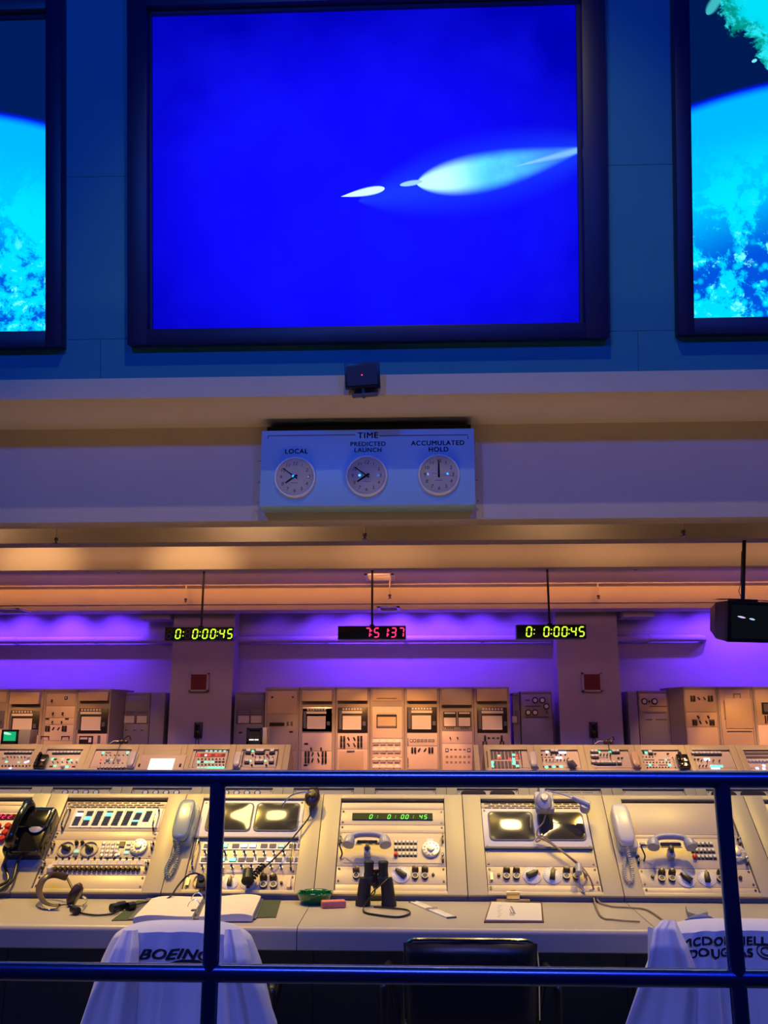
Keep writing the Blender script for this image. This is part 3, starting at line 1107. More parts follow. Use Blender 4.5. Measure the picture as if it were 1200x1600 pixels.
def console_bay(xc, dY, dZ, label, group, top_strip=.02, m=CREAM, depth=.36, end=None):
    """a sloping console unit; returns (thing, Face). v=0 at the opening's upper edge"""
    O = Vector((xc, A_TOP.y+dY, A_TOP.z+dZ))
    P = Plane(O, (1, 0, 0), (0, S45, S45))
    t = thing('control_console', (xc, O.y-.1, 0), label, 'console', group)
    hw = PITCHX/2-.0016
    T = O+P.V*top_strip
    Bf = O-P.V*.512
    desk = Bf.z-.026
    # body (y,z) profile, extruded in x; the face is set back 30 mm behind the face frame
    a = T-P.N*.03
    b = Bf-P.N*.03
    prof = [(a.y, a.z-.0), (T.y+.05, T.z-.001), (T.y+depth, T.z-.26), (T.y+depth, .02), (Bf.y+.05, .02), (Bf.y+.05, desk), (b.y, b.z)]
    Mx = Matrix(((0, 0, 1, 0), (1, 0, 0, 0), (0, 1, 0, 0), (0, 0, 0, 1)))
    body = MB(m).prism([(p[0]-O.y+.1, p[1]) for p in prof], -hw, hw, Mx)
    body.box(-hw, hw, T.y-O.y+.1-.0, T.y+.05-O.y+.1, T.z-.022, T.z, .003)
    body.build('cabinet', t, Matrix.Translation((xc, O.y-.1, 0)))
    MB(mat('under_desk_shade', (.09, .13, .30), .6)).box(-hw, hw, -.012, .0, .02, desk-.002).build('desk_shade_panel', t, Matrix.Translation((xc, Bf.y+.05, 0)))  # added sheet; its dark blue paints the shade and blue light under the desk
    fr = MB(m)
    op = .2445
    for q in ((-hw, -op, -.512, top_strip), (op, hw, -.512, top_strip), (-op, op, 0, top_strip), (-op, op, -.512, -.494)):
        fr.box(*q, -.032, 0, .0015)
    fr.build('face_frame', t, P.W(0, 0))
    MB(SLATE).box(-hw, hw, Bf.y+.008-O.y, Bf.y+.05-O.y, desk-O.z, Bf.z-O.z+.004).build('plinth_strip', t, Matrix.Translation(O))
    MB(DARK).box(-op, op, -.494, 0, -.031, -.026).build('panel_recess', t, P.W(0, 0))
    return t, Face(P, t)


def modules(F, cuts, mats=None, screws=2, left=-.2415, right=.2415):
    """stack of rack panels between v cuts"""
    out = []
    for i, (a, b) in enumerate(zip(cuts, cuts[1:])):
        out.append(F.panel(left, right, b, a, (mats[i] if mats else PANEL), screws if isinstance(screws, int) else screws[i]))
    return out


def vents(F, v, n=10, rows=3):
    mb = MB(DARK)
    for r in range(rows):
        for i in range(n):
            x = (i-(n-1)/2)*.037+(.009 if r % 2 else -.009)
            mb.box(x-.015, x+.015, v-r*.012-.0026, v-r*.012+.0026, 0, .0008)
    mb.build('vent_slots', F.cur, F.P.W(0, 0, F.n0))


def crt(F, x0, y0, x1, y1, bulge=.0045, m=CRT):
    u0, u1, v0, v1 = F.rect(x0, y0, x1, y1)
    cu, cv = (u0+u1)/2, (v0+v1)/2
    w_, h_ = u1-u0, v1-v0
    W = F.P.W(cu, cv, F.n0)
    o = MB(SLATE).prism(rrect(w_+.012, h_+.012, .022, 6), 0, .004).build('tube_surround', F.cur, W)
    raw = rrect(w_, h_, .02, 8)
    pts = []
    for a_, b_ in zip(raw, raw[1:]+raw[:1]):
        k_ = max(1, int(math.hypot(b_[0]-a_[0], b_[1]-a_[1])/.008))
        pts += [(a_[0]+(b_[0]-a_[0])*j/k_, a_[1]+(b_[1]-a_[1])*j/k_) for j in range(k_)]
    n_ = len(pts)
    mb = MB(m)
    K = 24

    def f(a, b):
        p = pts[int(round(a*n_)) % n_]
        x_, y_ = p[0]*(1-b), p[1]*(1-b)
        return Vector((x_, y_, .0045+bulge*(1-(2*x_/w_)**2)*(1-(2*y_/h_)**2*.9)))
    mb.grid(f, n_, K, closed=True)
    mb.build('tube_screen', F.cur, W)


def digits_row(F, chars_px, ypx, h, on, off=None, slant=.12, name='digits', z=.006, t=.11):
    u0, v0 = F.P.px(*F.crop(chars_px[0][0], ypx))
    L = MB()
    seven(L, [(F.P.px(*F.crop(x_, ypx))[0]-u0, c) for x_, c in chars_px], h, on, off, slant, t)
    L.build(name, F.cur, F.P.W(u0, v0, F.n0+z))


def handset(F, x, y, width=.205, m=GREYPH, label=None, group=None, n=.075, parent=None):
    """telephone receiver lying on a hook, ear and mouth caps turned down the slope"""
    W = F.at(x, y, n)
    t = tag(put(None, 'telephone_handset', None, W), label, 'telephone', group)
    w2 = width/2
    pts = smooth_path([(-w2+.018, -.012, -.004), (-w2+.03, .006, 0), (-w2*.45, .022, 0), (0, .026, 0), (w2*.45, .022, 0), (w2-.03, .006, 0), (w2-.018, -.012, -.004)], 5)
    MB(m).tube(pts, .0135, 12).build('grip', t, W)
    for sx in (-1, 1):
        M = Matrix.Translation((sx*(w2-.026), .004, -.002)) @ Matrix.Rotation(sx*.18, 4, 'Z') @ Matrix.Rotation(pi/2, 4, 'X')
        MB(m).lathe([(0, -.012), (.019, -.008), (.024, .004), (.027, .028), (.026, .036), (.018, .038), (0, .038)], 20, M).build('earpiece' if sx < 0 else 'mouthpiece', t, W)
    hook = MB(BLACK).box(-.045, .045, -.010, .004, -.022, -.012, .003).box(-.008, .008, -.035, -.006, -.055, -.014, .002)
    hook.build('hook', t, W)
    MB(GREYPH).box(-.014, .014, -.045, -.012, -n, -.035, .002).build('hook_post', t, W)
    MB(BLACK).tube(smooth_path([(-w2+.02, -.02, -.01), (-w2-.022, .0, -.03), (-w2-.01, -.03, -.06), (-w2-.018, -.05, -n+.004)], 6), .0035, 6).build('cord', t, W)
    return t


def desk_phone(W, label, m=BEIGEPH, L=.235, wd=.085, cord=True, group=None, cpts=None):
    """slim cradle telephone lying along the slope; W frame: y up the slope"""
    t = tag(put(None, 'telephone', None, W), label, 'telephone', group)
    MB(m).prism(rrect(wd, L*.9, .012), 0, .032, Matrix.Translation((.008, -.004, 0)), .006).build('base', t, W)
    prof = []
    h = MB(m)

    def f(a, b):
        ang = 2*pi*a
        yy = (b-.5)*L
        e_ = max(0, 1-abs(2*b-1)**7)**.5
        hw_ = (wd*.42+.004*sin(b*pi))*max(e_, .02)
        cs, sn = cos(ang), sin(ang)
        sg = lambda q: (abs(q)**.45)*(1 if q >= 0 else -1)
        return Vector((hw_*sg(cs), yy, .046+.010*sin(b*pi)+.020*max(e_, .02)*sg(sn)))
    h.grid(f, 24, 20, closed=True)
    h.build('handset', t, W)
    if cord:
        c = cpts or [(-.002, -L/2+.005, .045), (.0, -L/2-.02, .03), (.004, -L/2-.085, .012), (-.006, -L/2-.14, .012), (-.024, -L/2-.15, .012), (-.034, -L/2-.11, .012), (-.022, -L/2-.055, .012), (-.012, -L/2-.02, .010), (-.01, -L/2+.01, .012)]
        MB(m).tube(coil(c, .0065, 34, 7), .0026, 6).build('coiled_cord', t, W)
    return t


# ---------------- front row (row A)
c1 = lambda x, y: (x/4, 1200+y/4)
c2 = lambda x, y: (240+x/4, 1200+y/4)
c3 = lambda x, y: (500+x/5, 1200+y/5)
c4 = lambda x, y: (720+x/5, 1200+y/5)
c5 = lambda x, y: (930+x*.225, 1200+y*.225)
c8 = lambda x, y: (x*.1125, 1240+y*.1125)
XA = [-1.112+PITCHX*(k-.5) for k in range(-1, 7)]        # bay centres, XA[0] = outside left of the frame
GA = 'front row console units'

# bay left edge: red figures and red buttons
t, F = console_bay(XA[0], 0, 0, 'front row console unit with red figures and red round buttons, far left', GA)
F.crop = c8
modules(F, [-.016, -.040, -.082, -.27, -.40, -.49], screws=[1, 1, 2, 2, 2])
F.cur = [c for c in t.children if c.name.startswith('rack_panel')][1]
F.plate(-120, 272, 222, 342, mat('red_window', (.10, .01, .01), .2), .004, 'display_window')
digits_row(F, [(-60, '0'), (-10, '2'), (55, '2'), (135, '2')], 308, .022, LED_R)
F.cur = [c for c in t.children if c.name.startswith('rack_panel')][2]
for x_, y_ in ((110, 445), (70, 535), (28, 622), (-30, 445), (-60, 535), (-90, 622)):
    o = put(lib('red_button', lambda m: m.m(RED).lathe([(0, 0), (.016, 0), (.016, .012), (.012, .017), (0, .018)], 18)), 'push_button', F.cur, F.at(x_, y_))
F.handle(190, 330, 650)
for y_ in (450, 535): F.plate(-20, y_-14, 40, y_+10, WHITE, .006, 'label_plate')

# bay 1: indicator columns, keypad, dial
t, F = console_bay(XA[1], 0, 0, 'front console unit with eight lamp columns above a long row of black knobs', GA)
F.crop = c1
cv = lambda y, xm=620: F.P.px(*F.crop(xm, y))[1]
cuts = [-.016, cv(240), cv(386), cv(440), cv(556), cv(602), cv(660), -.49]
ps = modules(F, cuts, screws=[1, 0, 2, 2, 0, 2, 2])
F.cur = ps[0]
vents(F, -.024, 12, 3)
F.cur = ps[1]
F.plate(450, 246, 1000, 366, WHITE, .003, 'indicator_bezel')
for i in range(8):
    for j in range(8):
        sk = j*2.4
        xx = 503+i*61.5-j*5.2+i*.6*j*0
        yy = 268+j*11.4
        on = {(0, 1): W_ON, (0, 2): W_ON, (1, 3): G_ON, (1, 4): G_ON, (3, 1): G_ON, (3, 2): G_ON, (6, 0): G_ON, (6, 5): G_ON}.get((i, j))
        if i == 7 and j > 5: continue
        o = F.plate(xx-19, yy-3.6, xx+19, yy+3.6, on or DARK, .0055, 'indicator_light' if on else 'indicator', .002)
    F.plate(503+i*61.5-45, 244, 503+i*61.5-42, 366, SILVER, .007, 'divider') if i else None
F.handle(412, 255, 375)
F.handle(975, 262, 378)
F.cur = ps[3]
F.put('ringdial', 412, 500, rot=.7)
F.put('ringdial', 556, 500, rot=.5)
F.put('rotary', 866, 490, sc=.92)
for x_ in (478, 514): F.put('small', x_, 463)
F.lamp(460, 505, 490, 520, G_DIM)
F.plate(455, 524, 486, 545, SLATE, .004, 'legend_plate')
for j in range(4):
    for i in range(4):
        F.plate(636+i*30-j*5, 458+j*25, 656+i*30-j*5, 476+j*25, WHITE if (i+j) % 3 else SILVER, .008, 'push_button', 0, .001)
F.plate(733, 455, 778, 486, BROWN, .006, 'display_window')
for j, mm_ in enumerate((WHITE, WHITE, SLATE)): F.plate(790-j*8, 458+j*28, 818-j*8, 472+j*28, mm_ if j < 2 else G_DIM, .006, 'push_button')
for x_, mm_ in ((712, SLATE), (740, WHITE)): F.plate(x_-10, 518, x_+12, 542, mm_, .006, 'push_button')
F.handle(330, 470, 500)
F.handle(952, 470, 500)
F.cur = ps[4]
F.row('small', 350, 870, 556, 14, sc=.55)
for i in range(14):
    F.plate(322+i*41, 568, 322+i*41+38, 597, PAPER if i % 3 else PANEL2, .002, 'label_strip')
F.cur = ps[5]
F.row('round', 346, 862, 627, 18, sc=.82)
F.put('roundw', 312, 624, sc=1.0)
F.handle(270, 595, 620)
F.handle(918, 595, 620)

# bay 2: two tubes, toggles
t, F = console_bay(XA[2], 0, 0, 'front console unit with a pair of screens above toggles, behind the open binder', GA)
F.crop = c2
cv = lambda y, xm=640: F.P.px(*F.crop(xm, y))[1]
ps = modules(F, [-.004, cv(440), cv(654), cv(760), -.49], mats=[WHITE, PANEL, PANEL, PANEL], screws=[2, 2, 2, 2])
F.cur = ps[0]
crt(F, 340, 218, 608, 380)
crt(F, 640, 218, 900, 380)
F.plate(190, 430, 905, 438, SLATE, .012, 'ledge_strip')
F.cur = ps[1]
for r_, y_ in enumerate((481, 568)):
    ofs = -18*r_
    for k in range(4):
        x_ = 325+k*178+ofs-(k > 0)*0
        F.plate(x_-20, y_-22, x_+158, y_+22, WHITE, .003, 'indicator_bezel')
        for q in range(3):
            key_ = (r_, k, q)
            on = {(0, 0, 2): G_ON, (0, 1, 1): B_ON, (0, 1, 2): B_ON, (0, 2, 2): G_DIM, (1, 0, 2): G_ON, (1, 1, 0): G_ON, (1, 2, 1): W_ON}.get(key_)
            xx = x_+q*54
            F.plate(xx-12, y_-12, xx+30, y_+12, SLATE, .005, 'indicator')
            if on: F.lamp(xx-10, y_-9, xx+28, y_+9, on).location += Vector((0, 0, .003))
    F.row('toggle', 325+ofs, 815+ofs, y_+48, 9)
F.plate(455, 628, 635, 646, PAPER, .002, 'label_strip')
F.handle(262, 455, 620)
F.handle(868, 470, 630)
F.cur = ps[2]
F.put('dial', 477, 708, rot=0, sc=.9)
F.put('dial', 590, 708, rot=.9, sc=.9)
F.put('ringdial', 300, 700)
for x_ in (686, 748):
    F.put('cap', x_, 683)
    F.put('jack', x_, 728)
F.put('round', 798, 712, sc=.5)
F.plate(836, 685, 856, 745, PANEL2, .012, 'switch_guard')
F.plate(205, 685, 222, 730, BRASS, .010, 'switch_guard')

# bay 3: countdown display, receiver
t, F = console_bay(XA[3], 0, 0, 'front console unit with a green digit display and grey receiver, behind the binoculars', GA)
F.crop = c3
cv = lambda y, xm=560: F.P.px(*F.crop(xm, y))[1]
ps = modules(F, [-.016, cv(312), cv(434), cv(496), cv(757), cv(896), -.49], screws=[0, 2, 1, 0, 2, 0])
F.cur = ps[1]
F.plate(252, 346, 880, 396, mat('green_window', (.012, .03, .008), .55, spec=.2), .005, 'display_window')
digits_row(F, [(398, '0'), (450, ':'), (540, '0'), (590, ':'), (645, '0'), (680, '0'), (730, ':'), (788, '4'), (825, '5')], 376, .022, LED_G, slant=.2, t=.13)
F.cur = ps[3]
F.plate(190, 526, 940, 732, PANEL, .002, 'sub_panel', -.001)
for x_ in (226, 300, 390, 448, 486): F.put('frame', x_, 570, sc=.9)
for y_ in (575, 622, 670):
    for i in range(6):
        if y_ == 670 and i == 0:
            put(lib('red_key', lambda m: m.m(RED).box(-.008, .008, -.011, .011, 0, .016, .003)), 'push_button', F.cur, F.at(592, y_))
        else: F.put('key', 592+i*30.5, y_, sc=.85)
F.put('rotary', 866, 632, sc=.95)
F.plate(835, 545, 885, 574, WHITE, .004, 'label_plate')
for x_ in (160, 958):
    F.handle(x_, 530, 572)
F.handle(960, 680, 722)
mb = MB(BROWN)
F.plate(255, 500, 350, 514, BRASS, .0015, 'faded_marking')
F.cur = ps[4]
F.put('dial', 632, 825, rot=.9, sc=1.02)
F.put('dial', 395, 830, rot=.2, sc=.95)
for x_ in (743, 820):
    F.put('cap', x_, 790, sc=.9)
    F.put('jack', x_, 840, sc=.9)
for x_ in (282,):
    F.put('cap', x_, 795, sc=.9)
    F.put('jack', x_, 838, sc=.9)
F.put('round', 884, 825, sc=.5)
F3 = F
handset(F, 372, 628, label='grey telephone receiver on a hook above the binoculars', group='receivers on console hooks')

# bay 4: two tubes, blank, knobs
t, F = console_bay(XA[4], 0, 0, 'front console unit with two screens above a blank bright panel, behind the clipboard', GA)
F.crop = c4
cv = lambda y, xm=620: F.P.px(*F.crop(xm, y))[1]
ps = modules(F, [-.016, cv(304), cv(620), cv(760), cv(902), -.49], mats=[PANEL, WHITE, PANEL, PANEL, PANEL], screws=[0, 2, 2, 2, 2])
F.cur = ps[0]
vents(F, -.022, 12, 3)
F.cur = ps[1]
crt(F, 228, 340, 562, 548)
crt(F, 620, 345, 958, 548)
F.plate(190, 616, 1030, 630, SLATE, .012, 'ledge_strip')
F.cur = ps[3]
for x_ in (358, 435, 826, 903):
    F.put('cap', x_, 795, sc=.9)
    F.put('jack', x_, 842, sc=.9)
F.put('dial', 558, 830, rot=-1.1, sc=1.05)
F.put('dial', 718, 830, rot=-.2, sc=1.05)
for x_ in (297, 976): F.put('round', x_, 830, sc=.55)
F.plate(232, 815, 250, 870, BRASS, .010, 'switch_guard')
F4 = F

# bay 5
t, F = console_bay(XA[5], 0, 0, 'front console unit with blank upper panel and receiver, behind the right rail post', GA)
F.crop = c5
cv = lambda y, xm=560: F.P.px(*F.crop(xm, y))[1]
ps = modules(F, [-.014, cv(452), cv(478), cv(690), cv(818), -.49], screws=[0, 0, 0, 2, 2])
F.cur = ps[2]
for x_ in (328, 395, 478, 525, 570): F.put('frame', x_, 520, sc=.95)
for y_ in (522, 568, 612):
    for i in range(6):
        if y_ == 612 and i == 0:
            put(LIB['red_key'], 'push_button', F.cur, F.at(692, y_))
        else: F.put('key', (665, 680, 692)[(522, 568, 612).index(y_)]+i*28, y_, sc=.85)
F.put('rotary', 985, 590, sc=.95)
F.handle(1000, 485, 530)
F.handle(1050, 620, 665)
F.handle(268, 470, 515)
F.handle(298, 610, 655)
F.cur = ps[3]
F.put('dial', 634, 765, rot=.8, sc=1.0)
F.put('dial', 776, 757, rot=-.1, sc=1.0)
for x_ in (463, 535, 870):
    F.put('cap', x_, 722, sc=.9)
    F.put('jack', x_, 765, sc=.9)
F.put('round', 1010, 757, sc=.6)
F.put('round', 400, 748, sc=.6)
handset(F, 512, 575, label='grey telephone receiver on a hook left of the right rail post', group='receivers on console hooks')

# bay 6: right edge
t, F = console_bay(XA[6], 0, 0, 'front row console unit cut off by the right edge of the picture', GA)
ps = modules(F, [-.016, -.07, -.24, -.40, -.49], screws=[0, 2, 2, 2])
F.cur = ps[0]
vents(F, -.03, 12, 3)
F.cur = ps[1]
F.plate(1215, 1275, 1320, 1310, SLATE, .004, 'display_window')

# worktops: two-bay lengths with a rounded front edge
DZ = .748
desk_cuts = [XA[1]-PITCHX*.5-1.4, XA[3]+PITCHX*.5, XA[5]+PITCHX*.5, XA[5]+PITCHX*2.9]
seams = [desk_cuts[0], -.455, .871, desk_cuts[3]]
labs = ['pale grey worktop length at the left, with headset and binder on it', 'pale grey middle worktop length with binoculars and clipboard on it', 'pale grey worktop length at the right, behind the draped right coat']
for i, (a, b) in enumerate(zip(seams, seams[1:])):
    mb = MB(DESK)
    R = .022
    y0, y1, z1, z0 = 3.583, 4.128, DZ, DZ-.082
    prof = [(y1, z1)] + [(y0+R-R*sin(k*pi/12), z1-R+R*cos(k*pi/12)) for k in range(7)] + [(y0, z0+.004), (y0+.004, z0), (y0+.03, z0), (y0+.03, z1-.035), (y1, z1-.035)]
    Mx = Matrix(((0, 0, 1, 0), (1, 0, 0, 0), (0, 1, 0, 0), (0, 0, 0, 1)))
    mb.prism(prof, a+.0015, b-.0015, Mx)
    tag(mb.build('worktop'), labs[i], 'worktop', 'worktop lengths in front of the consoles')

# ---------------- middle row (row B): only its upper edge shows
GB = 'middle row console units'
XB = [.342-.2415+.0+k*PITCHX for k in range(-6, 5)]
XB = [(-.349+.141)/2+k*PITCHX for k in range(-6, 6)]
place_b = ['far left', 'second from the left', 'third from the left', 'fourth from the left', 'fifth from the left', 'sixth from the left', 'seventh from the left', 'fifth from the right', 'fourth from the right', 'third from the right', 'second from the right', 'far right']
for k, xc in enumerate(XB):
    t, F = console_bay(xc, 3.097, -.165, 'middle row console, only its top showing, %s' % place_b[k], GB)
    ps = modules(F, [-.014, -.12, -.30, -.49], screws=[1, 2, 2])
    F.cur = ps[0]
    if k in (0, 2, 3, 4):
        for i in range(4):
            put(lib('round_gauge', lambda m: m.m(BLACK).lathe([(0, 0), (.026, 0), (.026, .006), (.022, .008), (.0, .008)], 24).m(WHITE).cyl(.018, .008, .0085, n=20)), 'gauge', F.cur, F.P.W(-.13+i*.085, -.048, F.n0))
    if k in (7, 10, 11):
        for sx in (-.115, .115):
            MB(mat('dark_rounded_screen', (.05, .03, .025), .2)).prism(rrect(.20, .15, .03), 0, .004).build('tube_screen', F.cur, F.P.W(sx, -.095, F.n0))
    if k == 8:
        mb = MB(BROWN)
        for i in range(24):
            if i % 6 != 5: mb.box(-.19+i*.016, -.178+i*.016, -.035, -.030, 0, .001)
        mb.build('legend_marks', F.cur, F.P.W(0, 0, F.n0))

# ---------------- far row (row C)
GC = 'far row console units'
g1 = lambda x, y: (x/6, 1060+y/6)
g2 = lambda x, y: (180+x/6, 1060+y/6)
g3 = lambda x, y: (360+x/6, 1060+y/6)
g5 = lambda x, y: (680+x/6, 1060+y/6)
g6 = lambda x, y: (860+x/6, 1060+y/6)
g7 = lambda x, y: (1020+x*.15, 1060+y*.15)
DYC = 7.847


def far_bay(px_c, label, crop, m=PANEL2, frame=False):
    xc = atY(px_c, 1175, 12.3).x
    xc = round((xc-XC0)/PITCHX)*PITCHX+XC0
    t, F = console_bay(xc, DYC, 0, label, GC, top_strip=.085)
    F.crop = crop
    F.panel(-.2415, .2415, -.30, -.018, m, 1)
    F.panel(-.2415, .2415, -.49, -.302, m, 1)
    F.cur = [c for c in t.children if c.name.startswith('rack_panel')][0]
    return t, F


XC0 = -2.76
t, F = far_bay(28.5, 'far row console unit at the left edge with a row of white round keys', g1)
F.row('wbtn', 58, 285, 697, 8, sc=1.15)
for x_ in (40, 268): F.put('roundw', x_, 740, sc=1.6)
F.row('toggle', 75, 235, 740, 6, sc=1.2)
for x_, y_, mm_ in ((176, 733, G_DIM), (58, 778, G_ON), (174, 783, G_DIM), (238, 782, B_ON), (262, 775, B_ON), (95, 838, B_ON)): F.lamp(x_-10, y_-7, x_+10, y_+7, mm_)
F.row('small', 20, 280, 820, 9, sc=1.1)

t, F = far_bay(103.5, 'far row console unit with eight white keys, beside the left glossy black telephone', g1)
F.row('wbtn', 508, 740, 697, 8, sc=1.2)
for x_, y_, mm_ in ((492, 752, G_ON), (586, 752, G_DIM), (660, 765, G_ON), (724, 757, G_DIM), (514, 815, G_ON), (627, 824, G_ON)): F.lamp(x_-11, y_-8, x_+11, y_+8, mm_)
for x_, y_ in ((515, 755), (640, 758), (478, 822), (690, 824)): F.plate(x_-16, y_-7, x_+16, y_+7, BLACK, .004, 'indicator')
F.row('toggle', 500, 720, 790, 6, sc=1.4)
F.put('roundw', 592, 824, sc=2.2)

t, F = far_bay(177, 'far row console unit with three round knobs, under the far left headset', lambda x, y: g1(x, y))
for x_, y_, mm_ in ((967, 693, G_ON), (1195, 690, G_ON), (1044, 760, G_DIM), (945, 762, R_ON)): F.lamp(x_-10, y_-8, x_+10, y_+8, mm_)
for x_ in (1012, 1112): F.put('roundw', x_, 762, sc=1.9)
F.row('small', 955, 1195, 718, 7, sc=.8)
F.row('small', 940, 1190, 792, 7, sc=.8)
F.row('wbtn', 925, 1185, 838, 9, sc=.9)
F.plate(990, 690, 1040, 697, SLATE, .003, 'legend_strip')

t, F = far_bay(253, 'far row console unit with a bright white tilted screen, left block', g2)
F.plate(270, 668, 618, 720, CREAM, .02, 'hood', 0, .003)
F.plate(225, 725, 648, 900, PANEL2, .03, 'screen_surround', 0, .004)
F.plate(318, 762, 548, 880, em('white_screen', (1, .90, .80), 1.25), .034, 'lit_screen')
for x_ in (228, 612): F.plate(x_-8, 815, x_+8, 840, BLACK, .045, 'knob')

t, F = far_bay(330.5, 'far row console unit with a row of red keys above green lamps', g2)
F.plate(760, 672, 1040, 682, SLATE, .003, 'indicator_bezel')
for i in range(5): F.lamp(845+i*42, 670, 870+i*42, 685, G_DIM)
F.plate(765, 700, 1032, 732, R_ON if False else mat('red_strip', (.45, .10, .08), .4), .004, 'key_strip')
for i in range(8): F.lamp(772+i*33, 706, 795+i*33, 726, (W_ON if i == 2 else R_ON) if i % 3 != 1 else RED, 'push_button')
F.row('small', 780, 1015, 755, 8, sc=1.0)
for i in range(8):
    (F.lamp if i in (0, 2, 3, 4) else (lambda *a: F.plate(*a[:4], BLACK, .004, 'indicator')))(768+i*33, 772, 794+i*33, 787, G_ON if i != 3 else G_DIM)
F.row('small', 780, 1015, 808, 8, sc=1.0)
for i in range(8): F.lamp(765+i*33, 824, 790+i*33, 838, G_ON if i > 2 else G_DIM)
F.handle(745, 690, 830)
F.handle(1050, 690, 830)

t, F = far_bay(405.5, 'far row console unit with big white toggles, aisle end of left block', g3)
for x_ in (168, 258, 298, 392): F.put('wbtn', x_, 690, sc=1.9)
for x_ in (168, 258, 298, 392): F.lamp(x_-12, 672, x_+12, 690, W_ON)
for x_ in (208, 342): F.put('bigtoggle', x_, 715, sc=1.1)
F.row('toggle', 235, 400, 740, 5, sc=1.3)
for x_ in (155, 252, 290, 385): F.put('wbtn', x_, 782, sc=1.7)
for x_, y_ in ((208, 676), (186, 768), (328, 768)): F.lamp(x_-9, y_-6, x_+9, y_+6, G_ON)
for x_ in (200, 335): F.put('bigtoggle', x_, 810, sc=1.1)
F.handle(118, 690, 820)
F.handle(440, 690, 820)

t, F = far_bay(786.5, 'far row console unit with tall green and red lamp columns beside the aisle', g5)
for r_, (ya, yb) in enumerate(((680, 755), (772, 840))):
    for k in range(4):
        for q in range(2):
            x_ = 530+k*70+q*34-r_*2
            F.plate(x_-14, ya, x_+14, yb, mat('lamp_column', (.10, .07, .09), .5), .004, 'indicator_column')
for x_, y_, mm_ in ((598, 722, G_DIM), (602, 741, R_ON), (735, 714, G_ON), (762, 720, R_ON), (765, 745, R_ON), (698, 752, R_ON), (735, 752, G_ON), (538, 783, G_ON), (530, 800, G_ON), (538, 822, G_ON), (738, 780, G_ON), (738, 798, G_ON), (772, 817, G_ON)):
    F.plate(x_-13, y_-9, x_+13, y_+9, mm_, .006, 'indicator_light', .003)
F.handle(490, 690, 830)
F.handle(808, 690, 830)

t, F = far_bay(866, 'far row console unit with blue-white lamps, in the right block near the aisle', lambda x, y: g5(x, y))
for x_, y_, mm_ in ((1050, 685, B_ON), (1168, 690, B_ON), (1192, 690, B_ON), (1215, 690, B_ON), (1145, 741, B_ON), (1180, 741, B_ON), (1045, 827, G_ON), (1112, 823, G_ON), (1183, 823, G_ON)): F.lamp(x_-13, y_-9, x_+13, y_+9, mm_)
for x_ in (1098, 1134): F.put('wbtn', x_, 688, sc=1.5)
F.row('small', 1000, 1220, 715, 6, sc=1.1)
F.row('ind', 1000, 1100, 735, 4, sc=1.1)
F.row('toggle', 1005, 1210, 770, 7, sc=1.5)
for x_ in (1008, 1076, 1146): F.plate(x_-12, 815, x_+12, 832, BLACK, .004, 'indicator')

t, F = far_bay(945.5, 'far row console unit crossed by a hanging headset cord', g6)
for x_, y_ in ((393, 690), (428, 690), (592, 690), (628, 690), (397, 735), (432, 735), (402, 790), (450, 795), (488, 795), (522, 795), (558, 795), (594, 795), (645, 795)): F.put('wbtn', x_, y_, sc=1.5)
for x_ in (458, 560): F.lamp(x_-10, 678, x_+10, 690, G_ON)
for x_ in (468, 500, 530, 562): F.put('toggle', x_, 722, sc=1.8)
for x_ in (635, 668): F.put('bigtoggle', x_, 745)

t, F = far_bay(1023.5, 'far row console unit with small green lamps, beside the orange-tinted slim telephone', g6)
F.put('wbtn', 936, 700, sc=1.6)
for x_, y_ in ((897, 690), (1082, 760), (935, 806), (1116, 808)): F.lamp(x_-12, y_-9, x_+12, y_+9, G_ON if x_ != 1082 else G_DIM)
F.plate(865, 682, 885, 705, BLACK, .004, 'indicator')
for ya in (760, 808):
    F.plate(868, ya-4, 975, ya+4, SLATE, .003, 'slider_slot')
    F.plate(1015, ya-4, 1125, ya+4, SLATE, .003, 'slider_slot')
F.row('small', 875, 1120, 786, 9, sc=.9)
F.row('small', 910, 1110, 832, 8, sc=.9)
F.row('small', 868, 960, 735, 4, sc=.9)
for x_ in (978, 1098): F.put('bigtoggle', x_, 705)
F.handle(838, 740, 835)
F.handle(1158, 740, 835)

t, F = far_bay(1103, 'far row console unit with eight white keys, beside the right glossy black telephone', g7)
F.row('wbtn', 420, 692, 785, 8, sc=1.4)
for x_ in (430, 468): F.put('bigtoggle', x_, 840)
F.row('toggle', 505, 690, 860, 4, sc=1.5)
for x_, y_, w_ in ((565, 838, 30), (445, 910, 18)): F.lamp(x_-w_, y_-13, x_+w_, y_+13, B_ON)
F.lamp(600, 902, 730, 920, G_ON)
F.lamp(610, 925, 700, 940, B_ON)
F.row('toggle', 485, 555, 915, 3, sc=1.5)

t, F = far_bay(1182, 'far row console unit with dark vent bars at the right edge', g7)
F.plate(935, 765, 1260, 795, mat('dark_bars', (.10, .09, .10), .5), .004, 'vent_bars')
F.plate(935, 805, 1260, 830, MATS['dark_bars'], .004, 'vent_bars')
F.row('roundw', 1010, 1200, 862, 6, sc=1.6)
for x_, y_ in ((968, 858), (975, 880)): F.lamp(x_-14, y_-10, x_+14, y_+10, G_ON)
for x_, y_ in ((990, 905), (988, 935), (1090, 932), (1158, 905), (1158, 935)): F.lamp(x_-15, y_-10, x_+15, y_+10, B_ON)

